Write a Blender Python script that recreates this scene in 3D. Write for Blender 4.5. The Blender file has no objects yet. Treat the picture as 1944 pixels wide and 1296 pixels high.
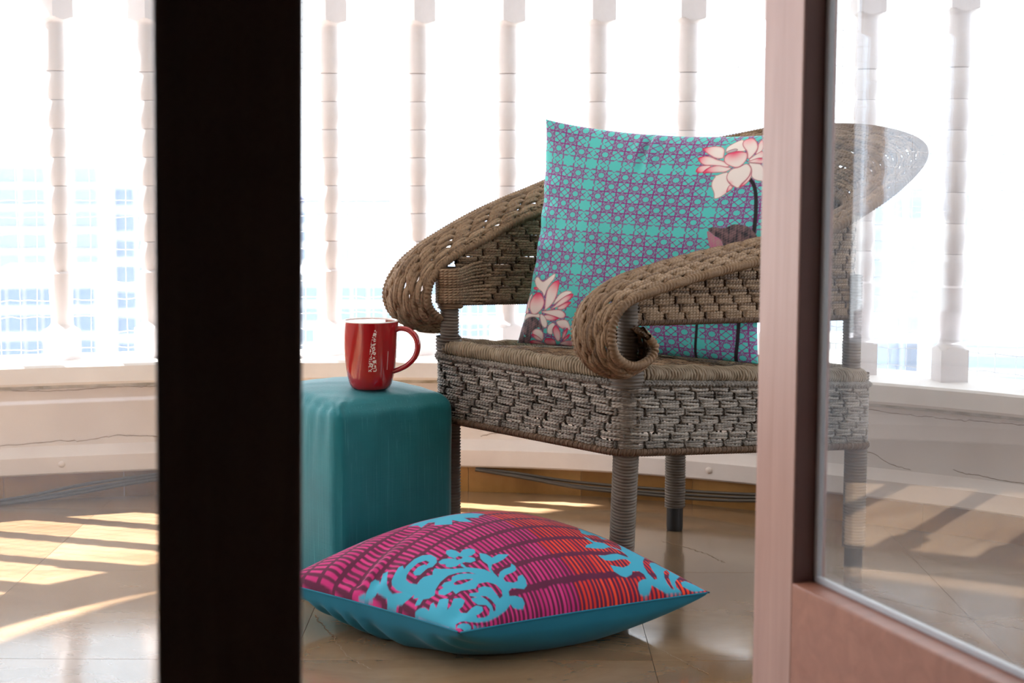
import bpy, bmesh, math, random
import numpy as np
from mathutils import Vector, Matrix

random.seed(7)
rng = np.random.default_rng(7)
SC = bpy.context.scene
COL = SC.collection
PI = math.pi

# ------------------------------------------------------------------ camera, sky, sun, exposure
cam_d = bpy.data.cameras.new('camera')
cam = bpy.data.objects.new('camera', cam_d)
COL.objects.link(cam)
cam_d.sensor_width = 36.0
cam_d.lens = 3300 / 1944 * 36.0
cam_d.clip_start = 0.02
cam_d.clip_end = 3000
pitch = math.atan((648 - 270) / 3300)
cam.location = (0, 0, 0.80)
cam.rotation_mode = 'QUATERNION'
cam.rotation_quaternion = (Matrix.Rotation(PI / 2 - pitch, 4, 'X') @ Matrix.Rotation(0.003, 4, 'Z')).to_quaternion()
cam_d.dof.use_dof = True
cam_d.dof.focus_distance = 3.0
cam_d.dof.aperture_fstop = 9.0
SC.camera = cam

world = bpy.data.worlds.new('hazy_sky')
SC.world = world
world.use_nodes = True
bg = world.node_tree.nodes['Background']
bg.inputs['Color'].default_value = (0.80, 0.90, 1.0, 1)
bg.inputs['Strength'].default_value = 4.6

sun_d = bpy.data.lights.new('sun', 'SUN')
sun_d.energy = 72.0
sun_d.angle = 0.0095
sun_d.color = (1.0, 0.97, 0.94)
sun = bpy.data.objects.new('sun', sun_d)
COL.objects.link(sun)
SUN_EL = math.radians(48)
sun_dir = Vector((0.948 * math.cos(SUN_EL), -0.317 * math.cos(SUN_EL), -math.sin(SUN_EL)))
sun.rotation_euler = sun_dir.to_track_quat('-Z', 'Y').to_euler()
sun.location = (-4, 6, 8)

SC.view_settings.view_transform = 'Standard'
SC.view_settings.look = 'None'
SC.view_settings.exposure = -0.5
SC.view_settings.gamma = 1.0
SC.view_settings.use_curve_mapping = False
SC.cycles.use_denoising = True
SC.cycles.max_bounces = 12
SC.cycles.transparent_max_bounces = 24
SC.cycles.caustics_reflective = False
SC.cycles.caustics_refractive = False
SC.cycles.sample_clamp_indirect = 12.0


# ------------------------------------------------------------------ helpers
def lin(r, g, b):
    def f(c):
        c = c / 255.0
        return c / 12.92 if c <= 0.04045 else ((c + 0.055) / 1.055) ** 2.4
    return (f(r), f(g), f(b), 1.0)


class MatB:
    """small node helper"""
    def __init__(self, name):
        self.m = bpy.data.materials.new(name)
        self.m.use_nodes = True
        self.nt = self.m.node_tree
        self.p = self.nt.nodes['Principled BSDF']
        self.out = self.nt.nodes['Material Output']

    def n(self, t, **kw):
        nd = self.nt.nodes.new(t)
        for k, v in kw.items():
            setattr(nd, k, v)
        return nd

    def l(self, a, b):
        self.nt.links.new(a, b)

    def coord(self, kind='Object', scale=(1, 1, 1), rot=(0, 0, 0)):
        tc = self.n('ShaderNodeTexCoord')
        mp = self.n('ShaderNodeMapping')
        mp.inputs['Scale'].default_value = scale
        mp.inputs['Rotation'].default_value = rot
        self.l(tc.outputs[kind], mp.inputs['Vector'])
        return mp.outputs['Vector']

    def noise(self, vec, scale=5, detail=4, rough=0.55, dist=0.0):
        t = self.n('ShaderNodeTexNoise')
        t.inputs['Scale'].default_value = scale
        t.inputs['Detail'].default_value = detail
        t.inputs['Roughness'].default_value = rough
        t.inputs['Distortion'].default_value = dist
        self.l(vec, t.inputs['Vector'])
        return t.outputs['Fac']

    def ramp(self, fac, stops):
        r = self.n('ShaderNodeValToRGB')
        els = r.color_ramp.elements
        while len(els) < len(stops):
            els.new(0.5)
        for e, (p, c) in zip(els, stops):
            e.position = p
            e.color = c if len(c) == 4 else (*c, 1)
        self.l(fac, r.inputs['Fac'])
        return r.outputs['Color']

    def mix(self, fac, a, b, mode='MIX'):
        mx = self.n('ShaderNodeMix', data_type='RGBA', blend_type=mode)
        for i, v in ((0, fac), (6, a), (7, b)):
            if hasattr(v, 'default_value') or hasattr(v, 'links'):
                self.l(v, mx.inputs[i])
            else:
                mx.inputs[i].default_value = v
        return mx.outputs[2]

    def math(self, op, a, b=None):
        nd = self.n('ShaderNodeMath', operation=op)
        for i, v in ((0, a), (1, b)):
            if v is None:
                continue
            if hasattr(v, 'links'):
                self.l(v, nd.inputs[i])
            else:
                nd.inputs[i].default_value = v
        return nd.outputs[0]

    def bump(self, h, strength=0.3, dist=0.002):
        b = self.n('ShaderNodeBump')
        b.inputs['Strength'].default_value = strength
        b.inputs['Distance'].default_value = dist
        self.l(h, b.inputs['Height'])
        self.l(b.outputs['Normal'], self.p.inputs['Normal'])
        return b

    def base(self, v):
        if hasattr(v, 'links'):
            self.l(v, self.p.inputs['Base Color'])
        else:
            self.p.inputs['Base Color'].default_value = v

    def set(self, **kw):
        for k, v in kw.items():
            self.p.inputs[k.replace('_', ' ')].default_value = v
        return self


def paint_mat(name, col, col2, rough=0.55, scale=6, bumpy=0.12):
    b = MatB(name)
    v = b.coord('Object')
    n1 = b.noise(v, scale, 5, 0.6)
    b.base(b.ramp(n1, [(0.3, col2), (0.62, col)]))
    b.set(Roughness=rough)
    b.bump(b.noise(v, scale * 14, 3), bumpy, 0.0015)
    return b.m


def wood_mat(name, dark, light, rough=0.45, axis='Z', coat=0.0, spec=0.5):
    b = MatB(name)
    sc = {'Z': (30, 30, 1.6), 'X': (1.6, 30, 30), 'Y': (30, 1.6, 30)}[axis]
    v = b.coord('Object', sc)
    n1 = b.noise(v, 1.4, 6, 0.62, 0.6)
    c = b.ramp(n1, [(0.3, dark), (0.7, light)])
    v2 = b.coord('Object')
    n2 = b.noise(v2, 9, 3)
    c = b.mix(b.ramp(n2, [(0.35, (0, 0, 0)), (0.75, (0.3, 0.3, 0.3))]), c, dark)
    b.base(c)
    b.set(Roughness=rough, Coat_Weight=coat, Coat_Roughness=.3, Specular_IOR_Level=spec)
    b.bump(n1, 0.12, 0.001)
    return b.m


M = {}
M['white_paint'] = paint_mat('white_paint', lin(226, 220, 221), lin(215, 208, 209), 0.5, 9, 0.1)
M['sill_paint'] = paint_mat('sill_paint', lin(236, 231, 228), lin(222, 215, 211), 0.6, 6, 0.2)
M['wall_paint'] = paint_mat('wall_paint', lin(228, 219, 214), lin(214, 203, 197), 0.65, 4, 0.2)
M['band_paint'] = paint_mat('band_paint', lin(230, 219, 213), lin(216, 203, 196), 0.5, 5, 0.15)
M['joint_grime'] = paint_mat('joint_grime', lin(196, 196, 194), lin(150, 144, 128), .8, 30, .3)
M['room_paint'] = paint_mat('room_paint', lin(176, 168, 160), lin(160, 152, 146), 0.8, 3, 0.1)
M['ceiling_paint'] = paint_mat('ceiling_paint', lin(226, 222, 216), lin(214, 210, 204), 0.8, 3, 0.1)
M['crack'] = MatB('crack').set(Base_Color=lin(120, 98, 76), Roughness=0.9).m
M['bolt'] = paint_mat('bolt_paint', lin(238, 224, 216), lin(215, 200, 190), 0.4, 40, 0.1)
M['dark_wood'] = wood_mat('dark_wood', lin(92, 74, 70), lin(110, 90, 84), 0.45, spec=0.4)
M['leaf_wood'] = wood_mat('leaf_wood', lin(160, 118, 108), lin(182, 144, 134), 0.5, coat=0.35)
M['leaf_wood_rail'] = wood_mat('leaf_wood_rail', lin(146, 92, 74), lin(170, 114, 94), 0.5, axis='Y', coat=0.2)
M['sealant'] = MatB('sealant').set(Base_Color=lin(196, 198, 204), Roughness=0.4).m
M['black_rubber'] = MatB('black_rubber').set(Base_Color=lin(34, 34, 36), Roughness=0.5).m
M['cable'] = MatB('cable').set(Base_Color=lin(70, 60, 50), Roughness=0.5).m
M['net'] = MatB('net').set(Base_Color=lin(225, 228, 232), Roughness=0.6).m


def stone_mat(name, stops, rough, scale=3.0, streak=(1, 1, 1), coat=0.0):
    b = MatB(name)
    v = b.coord('Object', streak)
    oi = b.n('ShaderNodeObjectInfo')
    add = b.n('ShaderNodeVectorMath', operation='ADD')
    sc = b.n('ShaderNodeVectorMath', operation='SCALE')
    comb = b.n('ShaderNodeCombineXYZ')
    b.l(oi.outputs['Random'], comb.inputs[0])
    b.l(oi.outputs['Random'], comb.inputs[1])
    b.l(comb.outputs[0], sc.inputs[0])
    sc.inputs['Scale'].default_value = 2.3
    b.l(v, add.inputs[0])
    b.l(sc.outputs[0], add.inputs[1])
    n1 = b.noise(add.outputs[0], scale, 7, 0.6, 0.8)
    c = b.ramp(n1, stops)
    n2 = b.noise(add.outputs[0], scale * 9, 4, 0.6)
    c = b.mix(b.ramp(n2, [(0.45, (0, 0, 0)), (0.8, (0.35, 0.35, 0.35))]), c, stops[0][1])
    b.base(c)
    r = b.n('ShaderNodeMapRange')
    r.inputs['To Min'].default_value = rough * 0.7
    r.inputs['To Max'].default_value = rough * 1.5
    b.l(n2, r.inputs['Value'])
    b.l(r.outputs[0], b.p.inputs['Roughness'])
    b.set(Coat_Weight=coat, Coat_Roughness=0.08)
    b.bump(b.noise(v, 60, 3), 0.03, 0.001)
    return b.m


M['floor_stone'] = stone_mat('floor_stone', [(0.28, lin(112, 86, 60)), (0.5, lin(136, 109, 82)), (0.72, lin(154, 130, 104))], 0.16, 2.2, (1, 1.6, 1), coat=.5)
M['grout'] = MatB('grout').set(Base_Color=lin(122, 98, 74), Roughness=0.8).m
M['skirting_stone'] = stone_mat('skirting_stone', [(0.25, lin(120, 78, 34)), (0.5, lin(164, 116, 60)), (0.75, lin(186, 140, 84))], 0.3, 3.0)


def glass_mat(name, tint, dust):
    b = MatB(name)
    nt = b.nt
    nt.nodes.remove(b.p)
    tr = b.n('ShaderNodeBsdfTransparent')
    tr.inputs['Color'].default_value = tint
    gl = b.n('ShaderNodeBsdfGlossy')
    gl.inputs['Roughness'].default_value = 0.0
    gl.inputs['Color'].default_value = (0.80, 0.86, 0.95, 1)
    fr = b.n('ShaderNodeFresnel')
    geo = b.n('ShaderNodeNewGeometry')          # leaving the pane: the same reflection as on entering
    ior = b.n('ShaderNodeMapRange')
    ior.inputs['To Min'].default_value = 1.52
    ior.inputs['To Max'].default_value = 1 / 1.52
    b.l(geo.outputs['Backfacing'], ior.inputs['Value'])
    b.l(ior.outputs[0], fr.inputs['IOR'])
    m1 = b.n('ShaderNodeMixShader')
    b.l(fr.outputs[0], m1.inputs[0])
    b.l(tr.outputs[0], m1.inputs[1])
    b.l(gl.outputs[0], m1.inputs[2])
    df = b.n('ShaderNodeBsdfDiffuse')
    df.inputs['Color'].default_value = (0.78, 0.82, 0.90, 1)
    tl = b.n('ShaderNodeBsdfTranslucent')
    tl.inputs['Color'].default_value = (0.78, 0.82, 0.90, 1)
    md = b.n('ShaderNodeMixShader')
    md.inputs[0].default_value = 0.5
    b.l(df.outputs[0], md.inputs[1])
    b.l(tl.outputs[0], md.inputs[2])
    v = b.coord('Object')
    n = b.noise(v, 4, 5, 0.6)
    rg = b.n('ShaderNodeMapRange')
    rg.inputs['To Min'].default_value = dust * 0.5
    rg.inputs['To Max'].default_value = dust * 1.5
    b.l(n, rg.inputs['Value'])
    m2 = b.n('ShaderNodeMixShader')
    b.l(rg.outputs[0], m2.inputs[0])
    b.l(m1.outputs[0], m2.inputs[1])
    b.l(md.outputs[0], m2.inputs[2])
    b.l(m2.outputs[0], b.out.inputs['Surface'])
    return b.m


M['glass'] = glass_mat('door_glass', (0.97, 0.98, 0.98, 1), 0.05)
M['glass_left'] = glass_mat('dusty_door_glass', (0.97, 0.98, 0.98, 1), 0.11)


def link(name, me, mat=None, parent=None, smooth=False, sharp=None):
    o = bpy.data.objects.new(name, me)
    COL.objects.link(o)
    if mat is not None and len(me.materials) == 0:
        me.materials.append(mat)
    if smooth:
        me.polygons.foreach_set('use_smooth', np.ones(len(me.polygons), bool))
        if sharp:
            bm = bmesh.new()
            bm.from_mesh(me)
            for e in bm.edges:
                if len(e.link_faces) == 2 and e.calc_face_angle(0) > sharp:
                    e.smooth = False
            bm.to_mesh(me)
            bm.free()
    if parent is not None:
        o.parent = parent
        o.matrix_parent_inverse = Matrix.Translation(parent.location).inverted() if parent.rotation_euler.z == 0 else parent_matrix(parent).inverted()
    return o


def parent_matrix(p):
    return Matrix.LocRotScale(p.location, p.rotation_euler, p.scale)


def bm_obj(name, bm, mat=None, parent=None, smooth=False, sharp=None):
    me = bpy.data.meshes.new(name)
    bmesh.ops.recalc_face_normals(bm, faces=bm.faces)
    bm.to_mesh(me)
    bm.free()
    return link(name, me, mat, parent, smooth, sharp)


def empty(name, loc):
    o = bpy.data.objects.new(name, None)
    COL.objects.link(o)
    o.location = loc
    o.empty_display_size = 0.05
    return o


def tag(o, label=None, cat=None, group=None, kind=None):
    if label:
        o['label'] = label
    if cat:
        o['category'] = cat
    if group:
        o['group'] = group
    if kind:
        o['kind'] = kind
    return o


def box(bm, lo, hi, mat4=None, bevel=0.0):
    r = bmesh.ops.create_cube(bm, size=1.0)
    vs = r['verts']
    lo, hi = Vector(lo), Vector(hi)
    for v in vs:
        v.co = Vector(((v.co.x + .5) * (hi.x - lo.x) + lo.x, (v.co.y + .5) * (hi.y - lo.y) + lo.y, (v.co.z + .5) * (hi.z - lo.z) + lo.z))
    if bevel > 0:
        es = list({e for v in vs for e in v.link_edges})
        r2 = bmesh.ops.bevel(bm, geom=es, offset=bevel, segments=2, affect='EDGES', profile=0.6)
        vs = list({v for f in r2['faces'] for v in f.verts} | {v for v in vs if v.is_valid})
        if mat4 is not None:
            allv = set(vs)
            for v in allv:
                v.co = mat4 @ v.co
        return vs
    if mat4 is not None:
        for v in vs:
            v.co = mat4 @ v.co
    return vs


def catmull(P, n=8, closed=False):
    P = np.asarray(P, float)
    if closed:
        Q = np.vstack([P[-1], P, P[:2]])
    else:
        Q = np.vstack([2 * P[0] - P[1], P, 2 * P[-1] - P[-2]])
    t = (np.arange(n) / n)[:, None]
    out = []
    for i in range(1, len(Q) - 2):
        p0, p1, p2, p3 = Q[i - 1:i + 3]
        out.append(.5 * ((2 * p1) + (-p0 + p2) * t + (2 * p0 - 5 * p1 + 4 * p2 - p3) * t * t + (-p0 + 3 * p1 - 3 * p2 + p3) * t ** 3))
    if not closed:
        out.append(P[-1:])
    return np.vstack(out)


def arclen(P):
    return np.r_[0, np.cumsum(np.linalg.norm(np.diff(P, axis=0), axis=1))]


def resample(P, step=None, n=None):
    s = arclen(P)
    if n is None:
        n = max(2, int(round(s[-1] / step)) + 1)
    si = np.linspace(0, s[-1], n)
    return np.stack([np.interp(si, s, P[:, k]) for k in range(P.shape[1])], 1), si


class Strands:
    """collects tubes as numpy arrays and links them as ONE mesh with uv (along, around) and a tint per strand"""
    def __init__(self):
        self.V, self.F, self.UV, self.TI = [], [], [], []
        self.nv = 0

    def tube(self, P, r, n=6, nrm=None, closed=False, tint=None, rad=None, caps=True):
        P = np.asarray(P, float)
        m = len(P)
        if m < 2:
            return
        if closed:
            T = np.roll(P, -1, 0) - np.roll(P, 1, 0)
        else:
            T = np.gradient(P, axis=0)
        T /= np.maximum(np.linalg.norm(T, axis=1), 1e-12)[:, None]
        if nrm is None:
            up = np.array([0, 0, 1.0])
            if np.mean(np.abs(T @ up)) > 0.8:
                up = np.array([0.9, 0.3, 0.1])
            nrm = np.broadcast_to(up, P.shape)
        Bn = np.cross(T, nrm)
        Bn /= np.maximum(np.linalg.norm(Bn, axis=1), 1e-12)[:, None]
        Nn = np.cross(Bn, T)
        a = np.arange(n) / n * 2 * PI
        s = arclen(P)
        if rad is None:
            R = np.full((m, n), r) if np.isscalar(r) else np.asarray(r, float)[:, None] * np.ones((1, n))
        else:
            R = rad(s[:, None], a[None, :])
        ring = P[:, None, :] + R[:, :, None] * (np.cos(a)[None, :, None] * Nn[:, None, :] + np.sin(a)[None, :, None] * Bn[:, None, :])
        base = self.nv
        self.V.append(ring.reshape(-1, 3))
        self.nv += m * n
        ii = np.arange(m if closed else m - 1)
        i2 = (ii + 1) % m
        k = np.arange(n)
        k2 = (k + 1) % n
        q = np.stack([(base + ii[:, None] * n + k[None]), (base + ii[:, None] * n + k2[None]), (base + i2[:, None] * n + k2[None]), (base + i2[:, None] * n + k[None])], -1).reshape(-1, 4)
        self.F.append(q)
        u0 = s[ii][:, None] * np.ones((1, n))
        ds = np.r_[np.diff(s), np.linalg.norm(P[0] - P[-1])][:len(ii)]
        u1 = u0 + ds[:, None]
        v0 = (k / n)[None] * np.ones((len(ii), 1))
        v1 = ((k + 1) / n)[None] * np.ones((len(ii), 1))
        uv = np.stack([np.stack([u0, v0], -1), np.stack([u0, v1], -1), np.stack([u1, v1], -1), np.stack([u1, v0], -1)], 2).reshape(-1, 2)
        self.UV.append(uv)
        self.TI.append(np.full(m * n, rng.random() if tint is None else tint))

    def build(self, name, mat, parent=None, kind=None):
        V = np.vstack(self.V)
        F = np.vstack(self.F)
        me = bpy.data.meshes.new(name)
        me.vertices.add(len(V))
        me.vertices.foreach_set('co', V.ravel())
        me.loops.add(F.size)
        me.polygons.add(len(F))
        me.polygons.foreach_set('loop_start', np.arange(len(F)) * 4)
        me.polygons.foreach_set('loop_total', np.full(len(F), 4))
        me.loops.foreach_set('vertex_index', F.ravel().astype(np.int32))
        me.update()
        uvl = me.uv_layers.new(name='UVMap')
        uvl.data.foreach_set('uv', np.vstack(self.UV).ravel().astype(np.float32))
        at = me.attributes.new('tint', 'FLOAT', 'POINT')
        at.data.foreach_set('value', np.concatenate(self.TI).astype(np.float32))
        me.polygons.foreach_set('use_smooth', np.ones(len(F), bool))
        me.validate()
        o = link(name, me, mat, parent)
        if kind:
            o['kind'] = kind
        return o


def lathe_mesh(name, prof, n=24, square=None):
    """prof: list of (r, z); square: half side of a square prism the lathe cuts into"""
    th = np.arange(n) / n * 2 * PI
    prof = np.asarray(prof, float)
    R = prof[:, 0][:, None] * np.ones((1, n))
    if square:
        sq = square / np.maximum(np.abs(np.cos(th)), np.abs(np.sin(th)))
        R = np.minimum(R, sq[None])
    V = np.stack([R * np.cos(th), R * np.sin(th), prof[:, 1][:, None] * np.ones((1, n))], -1).reshape(-1, 3)
    m = len(prof)
    F = []
    for i in range(m - 1):
        for k in range(n):
            F.append((i * n + k, i * n + (k + 1) % n, (i + 1) * n + (k + 1) % n, (i + 1) * n + k))
    F.append(tuple(range(n))[::-1])
    F.append(tuple((m - 1) * n + k for k in range(n)))
    me = bpy.data.meshes.new(name)
    me.from_pydata(V.tolist(), [], F)
    me.update()
    return me


# ------------------------------------------------------------------ the bay: parapet wall curve
WCP = [(-2.3, 1.15), (-2.28, 2.0), (-2.2, 2.6), (-2.02, 3.08), (-1.79, 3.38), (-1.55, 3.59), (-1.25, 3.765), (-.797, 3.90), (-.45, 3.945), (-.086, 3.945), (.221, 3.885),
       (.52, 3.755), (.875, 3.535), (1.05, 3.40), (1.3, 3.17), (1.6, 2.8), (1.78, 2.3), (1.85, 1.7), (1.85, 1.15)]
WALL, WS = resample(catmull(WCP, 30), n=400)
WT = np.gradient(WALL, axis=0)
WT /= np.linalg.norm(WT, axis=1)[:, None]
WN = np.stack([-WT[:, 1], WT[:, 0]], 1)          # outward


def wall_at(s, off=0.0):
    x = np.interp(s, WS, WALL[:, 0] + WN[:, 0] * off)
    y = np.interp(s, WS, WALL[:, 1] + WN[:, 1] * off)
    nx, ny = np.interp(s, WS, WN[:, 0]), np.interp(s, WS, WN[:, 1])
    return x, y, math.atan2(ny, nx)


def sweep(name, prof, s0=0.0, s1=None, mat=None, parent=None, n=160, kind=None, wob=0.0):
    """closed cross-section (offset outward, height) swept along the bay"""
    s1 = WS[-1] if s1 is None else s1
    S = np.linspace(s0, s1, n)
    prof = np.asarray(prof, float)
    k = len(prof)
    V = []
    for i, s in enumerate(S):
        for j, (o, h) in enumerate(prof):
            w = wob * (math.sin(s * 7.1 + j) + math.sin(s * 17.3 + 2 * j)) if wob else 0
            x = np.interp(s, WS, WALL[:, 0] + WN[:, 0] * (o + w))
            y = np.interp(s, WS, WALL[:, 1] + WN[:, 1] * (o + w))
            V.append((x, y, h))
    F = []
    for i in range(n - 1):
        for j in range(k):
            F.append((i * k + j, i * k + (j + 1) % k, (i + 1) * k + (j + 1) % k, (i + 1) * k + j))
    F.append(tuple(range(k)))
    F.append(tuple((n - 1) * k + j for j in range(k))[::-1])
    me = bpy.data.meshes.new(name)
    me.from_pydata(V, [], F)
    me.update()
    bm = bmesh.new()
    bm.from_mesh(me)
    bmesh.ops.recalc_face_normals(bm, faces=bm.faces)
    bm.to_mesh(me)
    bm.free()
    o = link(name, me, mat, parent, smooth=True, sharp=0.45)
    if kind:
        o['kind'] = kind
    return o


wall_back = sweep('wall_back', [(0.0, 0.0), (0.0, 0.118), (0.0, 0.27), (0.17, 0.27), (0.17, 0.0)], mat=M['wall_paint'], kind='structure', n=200)
sweep('sill', [(-.03, .262), (-.034, .268), (-.034, .302), (-.03, .307), (.19, .307), (.19, .262)], mat=M['sill_paint'], parent=wall_back, n=200)
sweep('sill_joint', [(-.012, .255), (-.014, .262), (.0, .262), (.0, .250)], mat=M['joint_grime'], parent=wall_back, n=240, wob=.0016)
sweep('base_band', [(-.018, .060), (-.022, .064), (-.022, .100), (-.016, .105), (.0, .122), (.01, .122), (.01, .060)], mat=M['band_paint'], parent=wall_back, n=200)
# skirting tiles below the band
TILE = 0.262
ns = int(WS[-1] / TILE)
for i in range(ns):
    a, b = i * TILE + 0.0005, (i + 1) * TILE - 0.0005
    sweep('skirting_tile', [(-.004, 0.0), (-.004, .058), (.0, .060), (.02, .060), (.02, 0.0)], a, b, M['skirting_stone'], wall_back, n=8)

# top rail over the balusters (above the frame) and the slab with its deep eave
sweep('trim_1', [(.03, 1.272), (.03, 1.345), (.15, 1.345), (.15, 1.272)], mat=M['white_paint'], kind='structure', n=140)
EAVE = 0.93
out_pts = [(WALL[i, 0] + WN[i, 0] * EAVE, WALL[i, 1] + WN[i, 1] * EAVE) for i in range(0, 400, 6)]
bm = bmesh.new()
lo = [bm.verts.new((x, y, 2.42)) for x, y in out_pts]
hi = [bm.verts.new((x, y, 2.58)) for x, y in out_pts]
bm.faces.new(lo)
bm.faces.new(hi[::-1])
for i in range(len(lo)):
    j = (i + 1) % len(lo)
    bm.faces.new((lo[i], hi[i], hi[j], lo[j]))
tag(bm_obj('ceiling_balcony', bm, M['ceiling_paint']), kind='structure')

# ------------------------------------------------------------------ floor
bm = bmesh.new()
box(bm, (-2.6, -3.2, -.16), (2.2, 4.15, -.012))
floor = tag(bm_obj('floor', bm, M['grout']), kind='structure')
TP = 0.56
for i in range(9):
    for j in range(8):
        x0, y0 = -2.58 + i * TP, -.17 + j * TP
        cx, cy = x0 + TP / 2, y0 + TP / 2
        if cy > 1.0:
            dmin = np.min(np.linalg.norm(WALL - np.array([cx, cy]), axis=1))
            k = int(np.argmin(np.linalg.norm(WALL - np.array([cx, cy]), axis=1)))
            outside = (np.array([cx, cy]) - WALL[k]) @ WN[k] > 0
            if outside and dmin > 0.30:
                continue
        bm = bmesh.new()
        g = 0.0004
        box(bm, (x0 + g, y0 + g, -.014), (x0 + TP - g, y0 + TP - g, 0.0), bevel=0.0004)
        bm_obj('floor_tile', bm, M['floor_stone'], floor)


def ribbon(name, pts, width, mat, parent, z=0.0006, seed=0):
    """thin crack lying on the floor"""
    r = np.random.default_rng(seed)
    P = resample(catmull(np.asarray(pts, float), 8), step=0.006)[0]
    P = P + r.normal(0, 0.0016, P.shape)
    T = np.gradient(P, axis=0)
    T /= np.linalg.norm(T, axis=1)[:, None]
    Nn = np.stack([-T[:, 1], T[:, 0]], 1)
    w = width * (0.4 + 0.6 * r.random(len(P)))[:, None]
    A, B = P + Nn * w, P - Nn * w
    n = len(P)
    V = [(x, y, z) for x, y in A] + [(x, y, z) for x, y in B]
    F = [(i, i + 1, n + i + 1, n + i) for i in range(n - 1)]
    me = bpy.data.meshes.new(name)
    me.from_pydata(V, [], F)
    me.update()
    return link(name, me, mat, parent)


for k, pts in enumerate([
    [(-.334, 2.885), (-.292, 2.76), (-.258, 2.652), (-.212, 2.58)],
    [(.178, 2.70), (.196, 2.722), (.235, 2.69), (.27, 2.62), (.30, 2.56)],
    [(.62, 3.05), (.73, 2.93), (.86, 2.80)],
    [(.30, 3.45), (.37, 3.36), (.41, 3.27)],
]):
    ribbon('crack', pts, 0.0011, M['crack'], floor, seed=k)


def wall_crack(pts, width, seed, off=-.0006):
    r = np.random.default_rng(seed)
    P = resample(catmull(np.asarray(pts, float), 8), step=0.005)[0]
    P[:, 1] += np.cumsum(r.normal(0, 0.0007, len(P))) * 0.6 + r.normal(0, .0006, len(P))
    V = []
    for sg in (1, -1):
        for s, h in P:
            x, y, _ = wall_at(s, off)
            V.append((x, y, h + sg * width * (0.4 + 0.6 * r.random())))
    n = len(P)
    me = bpy.data.meshes.new('crack')
    me.from_pydata(V, [], [(i, i + 1, n + i + 1, n + i) for i in range(n - 1)])
    me.update()
    link('crack', me, M['crack'], wall_back)


for k, pts in enumerate([
    [(4.22, .129), (4.27, .139), (4.31, .146), (4.36, .148), (4.375, .132), (4.39, .126), (4.43, .134), (4.48, .134)],
    [(4.54, .112), (4.61, .106), (4.70, .126), (4.79, .116), (4.86, .112)],
    [(5.06, .160), (5.12, .152), (5.16, .136), (5.21, .126)],
    [(5.30, .134), (5.38, .128), (5.46, .126)],
    [(3.14, .128), (3.22, .130), (3.27, .134), (3.32, .131), (3.38, .140), (3.44, .142), (3.50, .138)],
    [(2.9, .126), (3.0, .131), (3.1, .127)],
    [(5.05, .244), (5.15, .243), (5.3, .239), (5.5, .241)],
    [(3.1, .252), (3.25, .249), (3.4, .251), (3.5, .25)],
]):
    wall_crack(pts, .0010, 20 + k)

for s in (3.27, 4.05, 4.56, 4.76, 5.62):
    x, y, a = wall_at(s, -.022)
    me = lathe_mesh('bolt', [(0.0075, -.001), (0.0075, .0012), (.006, .003), (.003, .0042), (0.0005, .0046)], 14)
    o = link('bolt', me, M['bolt'], wall_back, smooth=True, sharp=0.7)
    o.location = (x, y, .083)
    o.rotation_euler = (0, -PI / 2, 0)
    o.rotation_euler = Vector((math.cos(a + PI), math.sin(a + PI), 0)).to_track_quat('Z', 'Y').to_euler()

# ------------------------------------------------------------------ the room behind the doors
def slab(name, lo, hi, mat, kind='structure'):
    bm = bmesh.new()
    box(bm, lo, hi)
    return tag(bm_obj(name, bm, mat), kind=kind)


slab('wall_left', (-2.5, -3.2, 0), (-2.35, 1.05, 2.42), M['room_paint'])
slab('wall_right', (2.0, -3.2, 0), (2.15, 1.05, 2.42), M['room_paint'])
slab('wall_rear', (-2.5, -3.35, 0), (2.15, -3.2, 2.42), M['room_paint'])
slab('ceiling_room', (-2.5, -3.35, 2.42), (2.15, 1.05, 2.58), M['room_paint'])
slab('wall_front_left', (-2.5, 1.05, 0), (-1.02, 1.20, 2.42), M['room_paint'])
slab('wall_front_right', (.57, 1.05, 0), (2.15, 1.20, 2.42), M['room_paint'])
slab('wall_front_lintel', (-1.02, 1.05, 2.12), (.57, 1.20, 2.42), M['room_paint'])

# ------------------------------------------------------------------ door leaves
door1 = tag(empty('door_1', (-.1478, 1.15, 0)), kind='structure')
door1.rotation_euler = (0, 0.0125, math.radians(8.5))


def dpart(name, lo, hi, mat, parent, bevel=0.003):
    bm = bmesh.new()
    box(bm, lo, hi, bevel=bevel)
    me = bpy.data.meshes.new(name)
    bmesh.ops.recalc_face_normals(bm, faces=bm.faces)
    bm.to_mesh(me)
    bm.free()
    o = bpy.data.objects.new(name, me)
    COL.objects.link(o)
    me.materials.append(mat)
    o.parent = parent
    return o


LT = 0.045
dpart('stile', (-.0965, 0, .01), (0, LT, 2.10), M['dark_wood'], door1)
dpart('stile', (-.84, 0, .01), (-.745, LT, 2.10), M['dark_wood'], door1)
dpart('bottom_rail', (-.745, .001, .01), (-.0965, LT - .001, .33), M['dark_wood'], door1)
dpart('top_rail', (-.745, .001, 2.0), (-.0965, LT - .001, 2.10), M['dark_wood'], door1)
dpart('glass_pane', (-.75, .020, .325), (-.092, .024, 2.005), M['glass_left'], door1, 0)

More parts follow.
